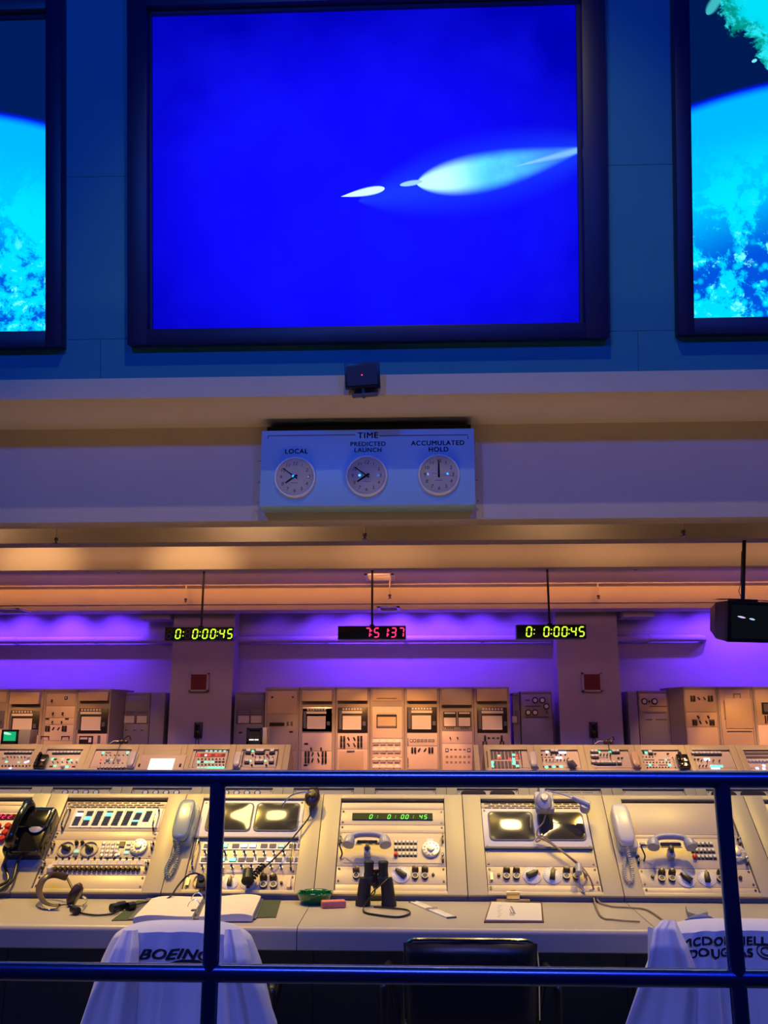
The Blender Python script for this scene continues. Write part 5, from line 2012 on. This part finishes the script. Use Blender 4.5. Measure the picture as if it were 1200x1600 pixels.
# ============================================================ WHITE COATS OVER THE CHAIRS
class Coat:
    def __init__(s, xc, yc, top, ht, hb, zb, seed, skew=0):
        s.xc, s.yc, s.top, s.ht, s.hb, s.zb, s.skew = xc, yc, top, ht, hb, zb, skew
        rnd = random.Random(seed)
        s.ridges = [(-.82, .13, 1), (-.42, .10, .8), (-.12, .16, .55), (.30, .09, .9), (.62, .13, 1), (.9, .1, .8)] if seed == 3 else [(-.9, .1, .9), (-.66, .10, 1), (-.36, .07, .9), (.10, .25, .35), (.5, .1, .6), (.8, .12, 1)]
        s.f = [(rnd.uniform(2.2, 4.2)*(1+k*.85), rnd.uniform(0, 6.28), rnd.uniform(.5, 1)/(1+k*.6)) for k in range(4)]

    def hw(s, t): return s.ht+(s.hb-s.ht)*(t**.8)+.010*sin(7*t+s.f[0][1])*t

    def fold(s, q, t, back=False):
        A = .016+.085*min(1, t*1.5)
        v = 0
        for q_, w_, am in s.ridges:
            c = q_+(.06*sin(3*t+q_*5))
            d = (q-c)/w_
            v += am*math.exp(-abs(d)**1.4)*(1 if not back else .6)
        v += .12*sin(q*23+s.f[0][1]+2*t)
        return A*(v-.35)

    def front(s, q, t):
        """q in -1..1 across, t 0 top..1 hem -> world point on the near side"""
        hy = .065+.05*min(1, t*2)
        e_ = (max(0, 1-abs(q)**3.2))**(1/2.4)
        rise = .0 if t > 0 else 0
        z = s.top-(s.top-s.zb)*t
        x = s.xc+s.hw(t)*q+s.skew*t
        drop = .040*abs(q)**4*max(0, 1-t*6)
        # round shoulder at the top
        k = min(1, sqrt(max(0, t)/.03)) if t < .03 else 1
        y = s.yc-hy*e_*k-s.fold(q, t)*e_*k
        return Vector((x, y, z-drop))

    def back(s, q, t):
        hy = .065+.05*min(1, t*2)
        e_ = (max(0, 1-abs(q)**3.2))**(1/2.4)
        k = min(1, sqrt(max(0, t)/.03)) if t < .03 else 1
        p = s.front(q, t)
        y = s.yc+hy*e_*k+s.fold(q, t, True)*e_*k*.5
        return Vector((p.x, y, p.z))

    def build(s, label):
        t = thing('lab_coat', (s.xc, s.yc, s.zb), label, 'coat', 'white coats over chair backs')
        NU, NV = 120, 70
        mb = MB(COATM)

        def f(a, b):
            tt = b*b*.5+b*.5
            if a < .5: return s.front(-1+4*a, tt)
            return s.back(3-4*a, tt)
        mb.grid(f, NU, NV, closed=True)
        mb.build('coat_body', t)
        s.t = t
        return t

    def text(s, lines, size, q0, t0, shear=0, dt=.07, space=1.0, bold=.03, squash=1.0):
        H = s.top-s.zb
        mb = MB(INK)
        for i, (ln, dx) in enumerate(lines):
            c = MB(INK)
            text_mb(c, ln, size, None, shear, ext=0, offset=size*bold, space=space)
            bmesh.ops.triangulate(c.bm, faces=c.bm.faces[:])
            bmesh.ops.subdivide_edges(c.bm, edges=c.bm.edges[:], cuts=2, use_grid_fill=True)
            for v in c.bm.verts:
                tt = t0+i*dt-v.co.y*squash/H
                q = q0+(v.co.x+dx)/s.hw(max(.01, tt))
                p = s.front(max(-.99, min(.99, q)), max(.0, tt))
                v.co = p+Vector((0, -.0035, .0015))
            me = bpy.data.meshes.new('tmp')
            c.bm.to_mesh(me)
            c.bm.free()
            mb.bm.from_mesh(me)
            bpy.data.meshes.remove(me)
        mb.build('lettering', s.t)


def zat(py, Y, px=300): return atY(px, py, Y).z


topL = zat(1441, 3.17)
cl = Coat(xl-.002, 3.20, topL, .222, .42, .10, 3)
cl.build('white coat lettered BOEING draped over the left chair back')
Ht = topL-.10
tt = (topL-zat(1503, 3.09))/Ht
cl.text([('BOEING', 0)], .062, (atY(268, 1495, 3.09).x-cl.xc)/cl.hw(tt), tt, shear=.34, space=1.04, bold=.028, squash=.66)
# the swoosh under the name
sw = MB(INK)


def swf(a, b):
    q0, q1 = (atY(255, 1507, 3.09).x-cl.xc)/cl.hw(.15), (atY(352, 1507, 3.09).x-cl.xc)/cl.hw(.15)
    q = q0+(q1-q0)*a
    tb = (topL-zat(1511, 3.09))/Ht
    tt_ = tb-.010*sin(pi*a)+(b-.5)*.016*sin(pi*a**.7)
    return cl.front(q, tt_)+Vector((0, -.0035, .0015))


sw.grid(swf, 24, 3)
sw.build('logo_mark', cl.t)

topR = zat(1438, 3.17, 1150)
cr = Coat(xr+.012, 3.20, topR, .270, .44, .10, 11)
cr.build('white coat lettered McDONNELL DOUGLAS draped over the right chair back')
Ht = topR-.10
tt = (topR-zat(1481, 3.09, 1140))/Ht
q0 = (atY(1137, 1480, 3.09).x-cr.xc)/cr.hw(tt)
cr.text([('MCDONNELL', 0), ('DOUGLAS', -.012)], .043, q0, tt, shear=.0, dt=.034/Ht, space=1.06, bold=.03, squash=.8)
# globe emblem beside the name
gm = MB(INK)
qg = (atY(1203, 1491, 3.09).x-cr.xc)/cr.hw(tt)
tg = (topR-zat(1490, 3.09, 1203))/Ht
for rr_ in (.026, .014):
    gm.tube([cr.front(qg+rr_*cos(k*pi/12)/cr.hw(tt), tg-rr_*sin(k*pi/12)*.8/Ht)+Vector((0, -.003, 0)) for k in range(25)], .0018, 5)
gm.build('emblem', cr.t)


def sleeve(parent, pts, rs, name='sleeve', seed=1, flat=.55):
    P_ = smooth_path(pts, 8)
    n_ = len(P_)
    R_ = []
    for i in range(n_):
        f = i/(n_-1)*(len(rs)-1)
        a = int(min(f, len(rs)-2))
        R_.append(rs[a]+(rs[a+1]-rs[a])*(f-a)+.004*sin(i*1.3+seed))
    MB(COATM).tube(P_, R_, 18, flat=flat).build(name, parent)


def P3(px, py, Y): return atY(px, py, Y)


# front edges and sleeves hanging beside the backs
def flap(parent, rows, Y0, waves, name='coat_front'):
    """hanging front edge of a coat: rows of (py, left px, right px) at depth Y0, a folded sheet 8 mm thick"""
    mb = MB(COATM)

    def at(u, v, off):
        f = v*(len(rows)-1)
        i = min(int(f), len(rows)-2)
        r = [rows[i][k]+(rows[i+1][k]-rows[i][k])*(f-i) for k in range(3)]
        p = P3(r[1]+(r[2]-r[1])*u, r[0], Y0-.05*min(1, v*3))
        w_ = sum(am*sin(fr*u+ph+v) for fr, ph, am in waves)
        return p+Vector((0, -w_*min(1, .3+v*2)-.018*sin(pi*u)+off, 0))
    mb.grid(lambda a, b: at(2*a, b, 0) if a < .5 else at(2-2*a, b, .008), 72, 40, closed=True)
    mb.build(name, parent)


flap(cr.t, [(1437, 1034, 1056), (1450, 1020, 1062), (1480, 1014, 1077), (1515, 1008, 1090), (1560, 990, 1094), (1620, 968, 1092), (1690, 950, 1090)], 3.135, [(9, .5, .014), (17, 1.0, .007)])
flap(cr.t, [(1449, 1012, 1040), (1500, 1012, 1036), (1530, 1000, 1040), (1600, 976, 1030), (1690, 955, 1020)], 3.165, [(5, 0, .01)], 'coat_lining')
flap(cl.t, [(1452, 352, 374), (1475, 350, 386), (1510, 352, 394), (1545, 356, 412), (1600, 362, 431), (1690, 366, 445)], 3.125, [(8, 2.2, .014), (15, .3, .006)])
flap(cl.t, [(1453, 193, 214), (1480, 178, 216), (1520, 160, 214), (1560, 142, 212), (1610, 126, 210), (1690, 112, 208)], 3.125, [(9, .2, .014), (16, 1.3, .006)])
MB(COATM).grid(lambda a, b: P3(1070+50*a, 1437-9*sin(pi*a)*(1-b)+5*b, 3.22+.03*b), 14, 4).build('collar', cr.t)


# ============================================================ THINGS ON THE WORKTOP
def poly_on_desk(pts, z0, z1, m, bevel=0):
    q = [atZ(px, py, z1) for px, py in pts]
    return MB(m).prism([(p.x, p.y) for p in q], z0, z1, None, bevel)


Dz = DZ
# blotter and binder
GREENM = mat('dark_green_blotter', (.035, .06, .03), .7)
tag(poly_on_desk([(174, 1438), (214, 1407), (439, 1406), (431, 1433)], Dz, Dz+.003, GREENM).build('desk_blotter'), 'dark green blotter lying under the open binder', 'desk pad')
bz = Dz+.004
q = atZ(310, 1430, bz)
t = thing('ring_binder', (q.x, q.y, bz), 'open ring binder with white pages on the green blotter, behind the left rail post', 'binder')


def page_block(p0, p1, p2, p3, curl):
    """p0 near left, p1 near right, p2 far right, p3 far left pixels"""
    A = [atZ(*p, bz+.02) for p in (p0, p1, p2, p3)]
    mb = MB(PAPER)

    def f(a, b):
        P_ = (A[0].lerp(A[1], a)).lerp(A[3].lerp(A[2], a), b)
        s_ = a if curl > 0 else 1-a
        return Vector((P_.x, P_.y, bz+.018+.012*sin(s_*pi*.55)**2-.010*(s_**6)))
    mb.grid(f, 16, 6)
    g0 = [Vector((v.x, v.y, bz)) for v in A]
    mb.grid(lambda a, b: (lambda T_: Vector((T_.x, T_.y, T_.z if b > .5 else bz)))(f(a, 0)), 16, 1)
    mb.grid(lambda a, b: (lambda T_: Vector((T_.x, T_.y, T_.z if b > .5 else bz)))(f(a, 1)), 16, 1)
    mb.grid(lambda a, b: (lambda T_: Vector((T_.x, T_.y, T_.z if b > .5 else bz)))(f(0, a)), 6, 1)
    mb.grid(lambda a, b: (lambda T_: Vector((T_.x, T_.y, T_.z if b > .5 else bz)))(f(1, a)), 6, 1)
    return mb.build('pages', t)


page_block((208, 1434), (300, 1431), (318, 1400), (237, 1404), -1)
page_block((311, 1431), (394, 1431), (408, 1400), (325, 1400), 1)
mb = poly_on_desk([(200, 1436), (400, 1435), (414, 1398), (232, 1400)], bz-.001, bz+.002, SLATE)
mb.build('cover', t)
rg = MB(CHROME)
for px, py in ((303, 1425), (308, 1413), (314, 1403)):
    c = atZ(px, py, bz)
    rg.tube([(c.x+.028*cos(k*pi/10), c.y, bz+.004+.042*sin(k*pi/10)) for k in range(11)], .0022, 6)
c = atZ(303, 1431, bz)
c2_ = atZ(314, 1400, bz)
rg.tube([c+Vector((0, 0, .004)), c2_+Vector((0, 0, .004))], .006, 6)
rg.box(c.x-.012, c.x+.012, c.y-.01, c.y+.012, bz, bz+.024, .003)
rg.build('binder_rings', t)

# green ashtray
c = atZ(490, 1414, Dz)
t = thing('ashtray', (c.x, c.y+.02, Dz), 'round green glass ashtray behind the pink packet', 'ashtray')
GG = mat('green_glass', (.01, .22, .06), .06, trans=.55, coat=.4)
W = Matrix.Translation((c.x, c.y+.035, Dz))
MB(GG).lathe([(0, 0), (.052, 0), (.058, .006), (.074, .036), (.078, .042), (.074, .046), (.066, .043), (.060, .034), (.056, .012), (.050, .009), (0, .009)], 40).build('bowl', t, W)
r_ = MB(GG)
for k in range(3):
    a = k*2*pi/3+.5
    r_.box(.052, .080, -.010, .010, .036, .047, .004, M=Matrix.Rotation(a, 4, 'Z'))
r_.build('rests', t, W)
# pink packet
pk = mat('pink_packet', (.55, .16, .15), .6, var=.35, scale=40)
c = atZ(521, 1418, Dz)
tag(MB(pk).box(-.050, .050, -.022, .022, 0, .028, .006).build('packet', None, Matrix.Translation(c) @ Matrix.Rotation(.22, 4, 'Z')), 'small pink-red packet in front of the ashtray', 'packet')

# binoculars standing on their front lenses
c = atZ(587, 1417, Dz)
W = Matrix.Translation((c.x, c.y+.02, Dz)) @ Matrix.Rotation(-.06, 4, 'Z')
t = tag(put(None, 'binoculars', None, W), 'black binoculars standing upright on the worktop', 'binoculars')
BR = mat('black_rubber', (.018, .018, .017), .55, bump=.3, scale=200)
for sx in (-1, 1):
    M = Matrix.Translation((sx*.055, 0, 0)) @ Matrix.Rotation(-sx*.10, 4, 'Y')
    MB(BR).lathe([(0, 0), (.031, 0), (.032, .012), (.030, .02), (.028, .05), (.0265, .088), (.024, .11), (.0, .112)], 24, M).build('barrel', t, W)
    M2 = Matrix.Translation((sx*.030, .004, .105))
    MB(BR).lathe([(0, 0), (.021, 0), (.022, .015), (.0195, .030), (.020, .05), (.022, .066), (.019, .070), (0, .068)], 20, M2).build('eyepiece', t, W)
    MB(BR).box(sx*.030-.022, sx*.030+.022, -.020, .026, .082, .118, .010).build('prism_housing', t, W)
MB(BLACK).tube([(0, 0, .07), (0, 0, .135)], .008, 10).box(-.03, .03, -.006, .006, .078, .086).box(-.03, .03, -.006, .006, .112, .118).lathe([(0, .128), (.011, .128), (.011, .142), (0, .142)], 14).build('hinge', t, W)
stp = MB(BLACK)
def sp3(px, py, z=Dz+.006): return W.inverted() @ atZ(px, py, z)
sa = smooth_path([(-.02, -.03, .10), (.0, -.036, .06), (-.03, -.04, .03), sp3(568, 1424), sp3(590, 1430), sp3(622, 1433), sp3(640, 1428), sp3(636, 1422), sp3(610, 1419), sp3(584, 1417)], 8)
stp.tube(sa, .0045, 8, flat=.5)
stp.tube(smooth_path([(.05, -.028, .11), (.02, -.040, .085), (-.01, -.04, .06), (-.025, -.036, .03)], 6), .0055, 8, flat=.4)
stp.build('strap', t, W)

# slide rule
sr0, sr1 = atZ(646, 1410, Dz), atZ(706, 1435, Dz)
d = sr1-sr0
ang = math.atan2(d.y, d.x)
L = d.length
W = Matrix.Translation((sr0+sr1)/2) @ Matrix.Rotation(ang, 4, 'Z')
t = tag(put(None, 'slide_rule', None, W), 'ivory slide rule lying diagonally between the binoculars and the clipboard', 'slide rule')
MB(WHITE).box(-L/2, L/2, -.019, -.008, 0, .005, .001).box(-L/2, L/2, .008, .019, 0, .005, .001).box(-L/2+.01, L/2-.012, -.0075, .0075, 0, .0045, .001).build('rule_body', t, W)
MB(CHROME).box(-.012, .012, -.022, .022, .005, .009, .001).build('cursor', t, W)
MB(SLATE).box(-L/2-.002, -L/2+.006, -.02, .02, 0, .006).box(L/2-.006, L/2+.002, -.02, .02, 0, .006).build('end_brace', t, W)

# clipboard
cb_pts = [(756, 1440), (850, 1440), (847, 1409), (767, 1407)]
q = atZ(803, 1424, Dz)
t = thing('clipboard', (q.x, q.y, Dz), 'brown clipboard with a printed white sheet and brass clip', 'clipboard')
poly_on_desk(cb_pts, Dz+.0, Dz+.005, mat('brown_hardboard', (.12, .05, .025), .6)).build('board', t)
poly_on_desk([(759, 1437), (847, 1438), (845, 1411), (768, 1409)], Dz+.005, Dz+.0085, PAPER).build('sheet', t)
pr = MB(mat('print_grey', (.25, .23, .25), .8))


def dk(px, py): return atZ(px, py, Dz+.009)


for i in range(9):
    a_, b_ = dk(777+i % 2, 1414+i*2.3), dk(785-(i % 3)*2, 1414+i*2.3)
    pr.box(a_.x, b_.x, a_.y-.001, a_.y+.001, Dz+.0085, Dz+.009)
for px0, py0, px1, py1 in ((800, 1416, 803, 1428), (797, 1420, 799, 1427), (801, 1428, 803, 1430), (796, 1426, 804, 1427.4), (796, 1429, 804, 1430.2)):
    a_, b_ = dk(px0, py0), dk(px1, py1)
    pr.box(min(a_.x, b_.x), max(a_.x, b_.x), min(a_.y, b_.y), max(a_.y, b_.y), Dz+.0085, Dz+.009)
pr.build('printing', t)
k = atZ(802, 1408, Dz+.01)
kw = MB(BRASS).box(k.x-.070, k.x+.070, k.y-.012, k.y+.012, Dz+.009, Dz+.017, .003)
kw.box(k.x-.028, k.x+.028, k.y-.004, k.y+.006, Dz+.015, Dz+.045, .003)
kw.tube([(k.x-.026, k.y, Dz+.042), (k.x+.026, k.y, Dz+.042)], .007, 10)
kw.cyl(.012, 0, .006, M=Matrix.Translation((k.x, k.y+.008, Dz+.045)))
kw.build('clip', t)

# small grey pad behind the right coat
tag(poly_on_desk([(1074, 1424), (1090, 1429), (1106, 1424), (1104, 1418), (1071, 1415)], Dz, Dz+.022, mat('grey_sponge', (.34, .33, .32), .8), .004).build('eraser'), 'small grey blackboard eraser behind the right coat', 'eraser')

# headset lying on the worktop, left
q = atZ(100, 1420, Dz)
t = thing('headset', (q.x, q.y, Dz), 'black headset with headband lying on the worktop at the left', 'headset')


def Q(px, py, h):
    """point h above the worktop under the pixel"""
    return atZ(px, py, Dz+h)


hb = smooth_path([Q(93, 1414, .02), Q(80, 1414, .02), Q(68, 1408, .03), Q(61, 1392, .055), Q(68, 1374, .085), Q(85, 1367, .10), Q(104, 1371, .10)], 8)
MB(BROWN).tube(hb, .014, 10, flat=.35).build('headband', t)
c1_ = Q(117, 1398, .045)
MB(BROWN).lathe([(0, -.02), (.026, -.018), (.034, -.004), (.034, .008), (.024, .020), (0, .022)], 24, Matrix.Translation(c1_) @ Matrix.Rotation(-1.1, 4, 'Y') @ Matrix.Diagonal((1.45, .9, 1, 1))).build('ear_cup', t)
MB(BROWN).tube([Q(105, 1372, .10), Q(110, 1382, .08), c1_], .005, 8).build('yoke', t)
MB(BLACK).tube([Q(114, 1420, .02), Q(121, 1424, .015)], .016, 12).build('swivel', t)
MB(CHROME).tube(smooth_path([Q(128, 1400, .04), Q(135, 1406, .02), Q(126, 1418, .02), Q(118, 1420, .02)], 6), .004, 8).build('microphone_boom', t)
MB(CHROME).tube(smooth_path([Q(61, 1416, .004), Q(72, 1421, .004), Q(86, 1420, .004), Q(97, 1414, .008), Q(112, 1414, .012)], 6), .003, 6).build('side_arm', t)
MB(BLACK).tube(smooth_path([Q(119, 1422, .012), Q(128, 1427, .006), Q(150, 1430, .006), Q(175, 1428, .006), Q(186, 1423, .010)], 8), .004, 8).build('cord', t)
for px, py in ((180, 1417), (190, 1414), (205, 1415)):
    MB(BLACK).tube([Q(px-6, py+2, .018), Q(px+4, py, .018)], .017, 14).build('plug', t)
FPa = Plane(A_TOP, (1, 0, 0), (0, S45, S45))


def SA(px, py, n):
    """point n off the front row's sloping face"""
    return FPa.Wp(px, py, n).translation


MB(BLACK).tube(smooth_path([Q(208, 1414, .018), Q(235, 1408, .012), Q(262, 1404, .03), SA(282, 1394, .05), SA(296, 1382, .06), SA(308, 1376, .05), SA(318, 1376, .03)], 8), .004, 8).build('long_cord', t)

# jack plug bunch at bay 2 (behind the left post)
W = FPa.Wp(317, 1378, .0)
tag(MB(BLACK).tube([(0, 0, 0), (0, -.01, .045)], .014, 12).tube([(.02, -.03, 0), (.02, -.04, .03)], .012, 12).box(-.02, .03, -.05, .02, .02, .035, .006).build('cable_plug', None, W), 'black cable plug in the console just left of the left rail post', 'plug')


# hanging headsets on the console tops
def hang_headset(cup_px, cup_py, n, m, label, scale=1.0, boom=None, cord=None, plug=None, second=None, cordm=BLACK, over=None):
    W = FPa.Wp(cup_px, cup_py, n)
    t = tag(put(None, 'headset', None, W), label, 'headset', 'headsets hanging over the console tops')
    I = W.inverted()
    MB(m).lathe([(0, -.022), (.03, -.02), (.036, -.005), (.034, .010), (.022, .022), (.016, .024), (.014, .034), (0, .036)], 24, Matrix.Diagonal((1.0*scale, 1.35*scale, 1*scale, 1))).build('ear_cup', t, W)
    if over:
        MB(m).tube([I @ p_ for p_ in smooth_path(over, 6)], .013, 10, flat=.4).build('headband', t, W)
    if boom: MB(CHROME if m is BROWN else m).tube([I @ p_ for p_ in smooth_path(boom, 8)], .0032, 8).build('microphone_boom', t, W)
    if second: MB(m).lathe([(0, 0), (.022, 0), (.024, .02), (.020, .036), (0, .038)], 18, I @ second).build('microphone', t, W)
    if cord: MB(cordm).tube([I @ p_ for p_ in smooth_path(cord, 8)], .0036, 8).build('cord', t, W)
    return t, W, I


t, W, I = hang_headset(489, 1256, .045, BROWN, 'dark headset hanging from the console top left of the clock display unit', 1.0,
                       boom=[SA(491, 1255, .075), SA(478, 1257, .085), SA(458, 1262, .085), SA(446, 1272, .075), SA(443, 1276, .065)],
                       cord=[SA(488, 1268, .04), SA(484, 1280, .02), SA(466, 1304, .02), SA(440, 1335, .02), SA(415, 1359, .02)],
                       over=[SA(490, 1246, .06), SA(491, 1238, .05), SA(494, 1232, .0), SA(494, 1228, -.06)])
cc = coil([SA(413, 1357, .025), SA(405, 1367, .03), SA(398, 1376, .03), SA(392, 1384, .03)], .011, 7, 9)
MB(BLACK).tube([I @ p_ for p_ in cc], .0045, 7).build('coiled_cord', t, W)
MB(BLACK).tube([I @ SA(389, 1368, .03), I @ SA(388, 1386, .04)], [.022, .026], 14).tube([I @ SA(388, 1386, .03), I @ Q(388, 1396, .012)], .010, 10).tube([I @ Q(378, 1399, .010), I @ Q(404, 1399, .010)], .012, 10).build('plug', t, W)

t, W, I = hang_headset(848, 1270, .075, GREYPH, 'grey headset hanging in front of the two bright tube screens', 1.05,
                       boom=[SA(852, 1258, .10), SA(870, 1262, .10), SA(888, 1266, .09), SA(902, 1271, .08)],
                       second=FPa.Wp(912, 1277, .05, 0),
                       cord=[SA(851, 1287, .06), SA(848, 1294, .04), SA(840, 1302, .03), SA(839, 1310, .02), SA(848, 1311, .02), SA(862, 1322, .02), SA(885, 1340, .02), SA(905, 1358, .03), SA(920, 1378, .03), Q(930, 1396, .03), Q(936, 1409, .008), Q(955, 1416, .005), Q(985, 1418, .005), Q(1012, 1422, .005), Q(1040, 1440, .005)],
                       over=[SA(846, 1262, .09), SA(845, 1244, .07), SA(844, 1236, .02), SA(844, 1228, -.06)], cordm=mat('tan_cord', (.30, .22, .14), .5))
MB(GREYPH).prism(rrect(.085, .105, .015), -.02, .012, Matrix.Translation((.004, .01, -.012)), .005).build('cup_plate', t, W)
MB(GREYPH).tube([I @ SA(892, 1266, .09), I @ SA(906, 1272, .085), I @ SA(918, 1277, .08)], [.010, .016, .020], 14).build('mouthpiece', t, W)
MB(MATS['tan_cord']).tube([I @ p_ for p_ in smooth_path([SA(852, 1311, .02), SA(838, 1320, .02), SA(842, 1313, .02), SA(868, 1328, .02), SA(898, 1352, .02), SA(912, 1372, .03), Q(924, 1392, .03), Q(938, 1430, .006), Q(960, 1437, .005), Q(1000, 1440, .005)], 8)], .0036, 8).build('second_cord', t, W)
MB(GREYPH).tube([I @ SA(903, 1361, .04), I @ SA(903, 1376, .05)], .014, 14).tube([I @ SA(903, 1376, .04), I @ SA(905, 1386, .01), I @ SA(914, 1396, .006)], .004, 8).build('plug', t, W)

# slim telephones on the front row
desk_phone(FPa.Wp(290, 1292, 0), 'blue-grey slim telephone with a coiled cord on the front row, left of the left post', mat('blue_grey_plastic', (.30, .37, .40), .25, coat=.4), group='slim telephones on the front row')
desk_phone(FPa.Wp(971, 1299, 0), 'yellow-lit slim telephone with a coiled cord, right of the bright tube screens', BEIGEPH, group='slim telephones on the front row')
W = FPa.Wp(51, 1308, 0)
I = W.inverted()
t = black_phone(W, 'large glossy black telephone on the front row at the left edge', 1.0, 'black telephones on the consoles',
                cords=[[(-.052, -.10, .08), (-.054, -.14, .05), (-.058, -.17, .02), I @ SA(14, 1380, .02), I @ SA(-8, 1392, .02)],
                       [(-.0, -.12, .03), (-.01, -.15, .02), I @ SA(22, 1378, .02), I @ SA(8, 1392, .02), I @ SA(-10, 1402, .02)]])
MB(mat('grey_plate', (.33, .33, .36), .5)).box(-.085, .080, -.165, .12, 0, .004).build('mounting_plate', t, W)
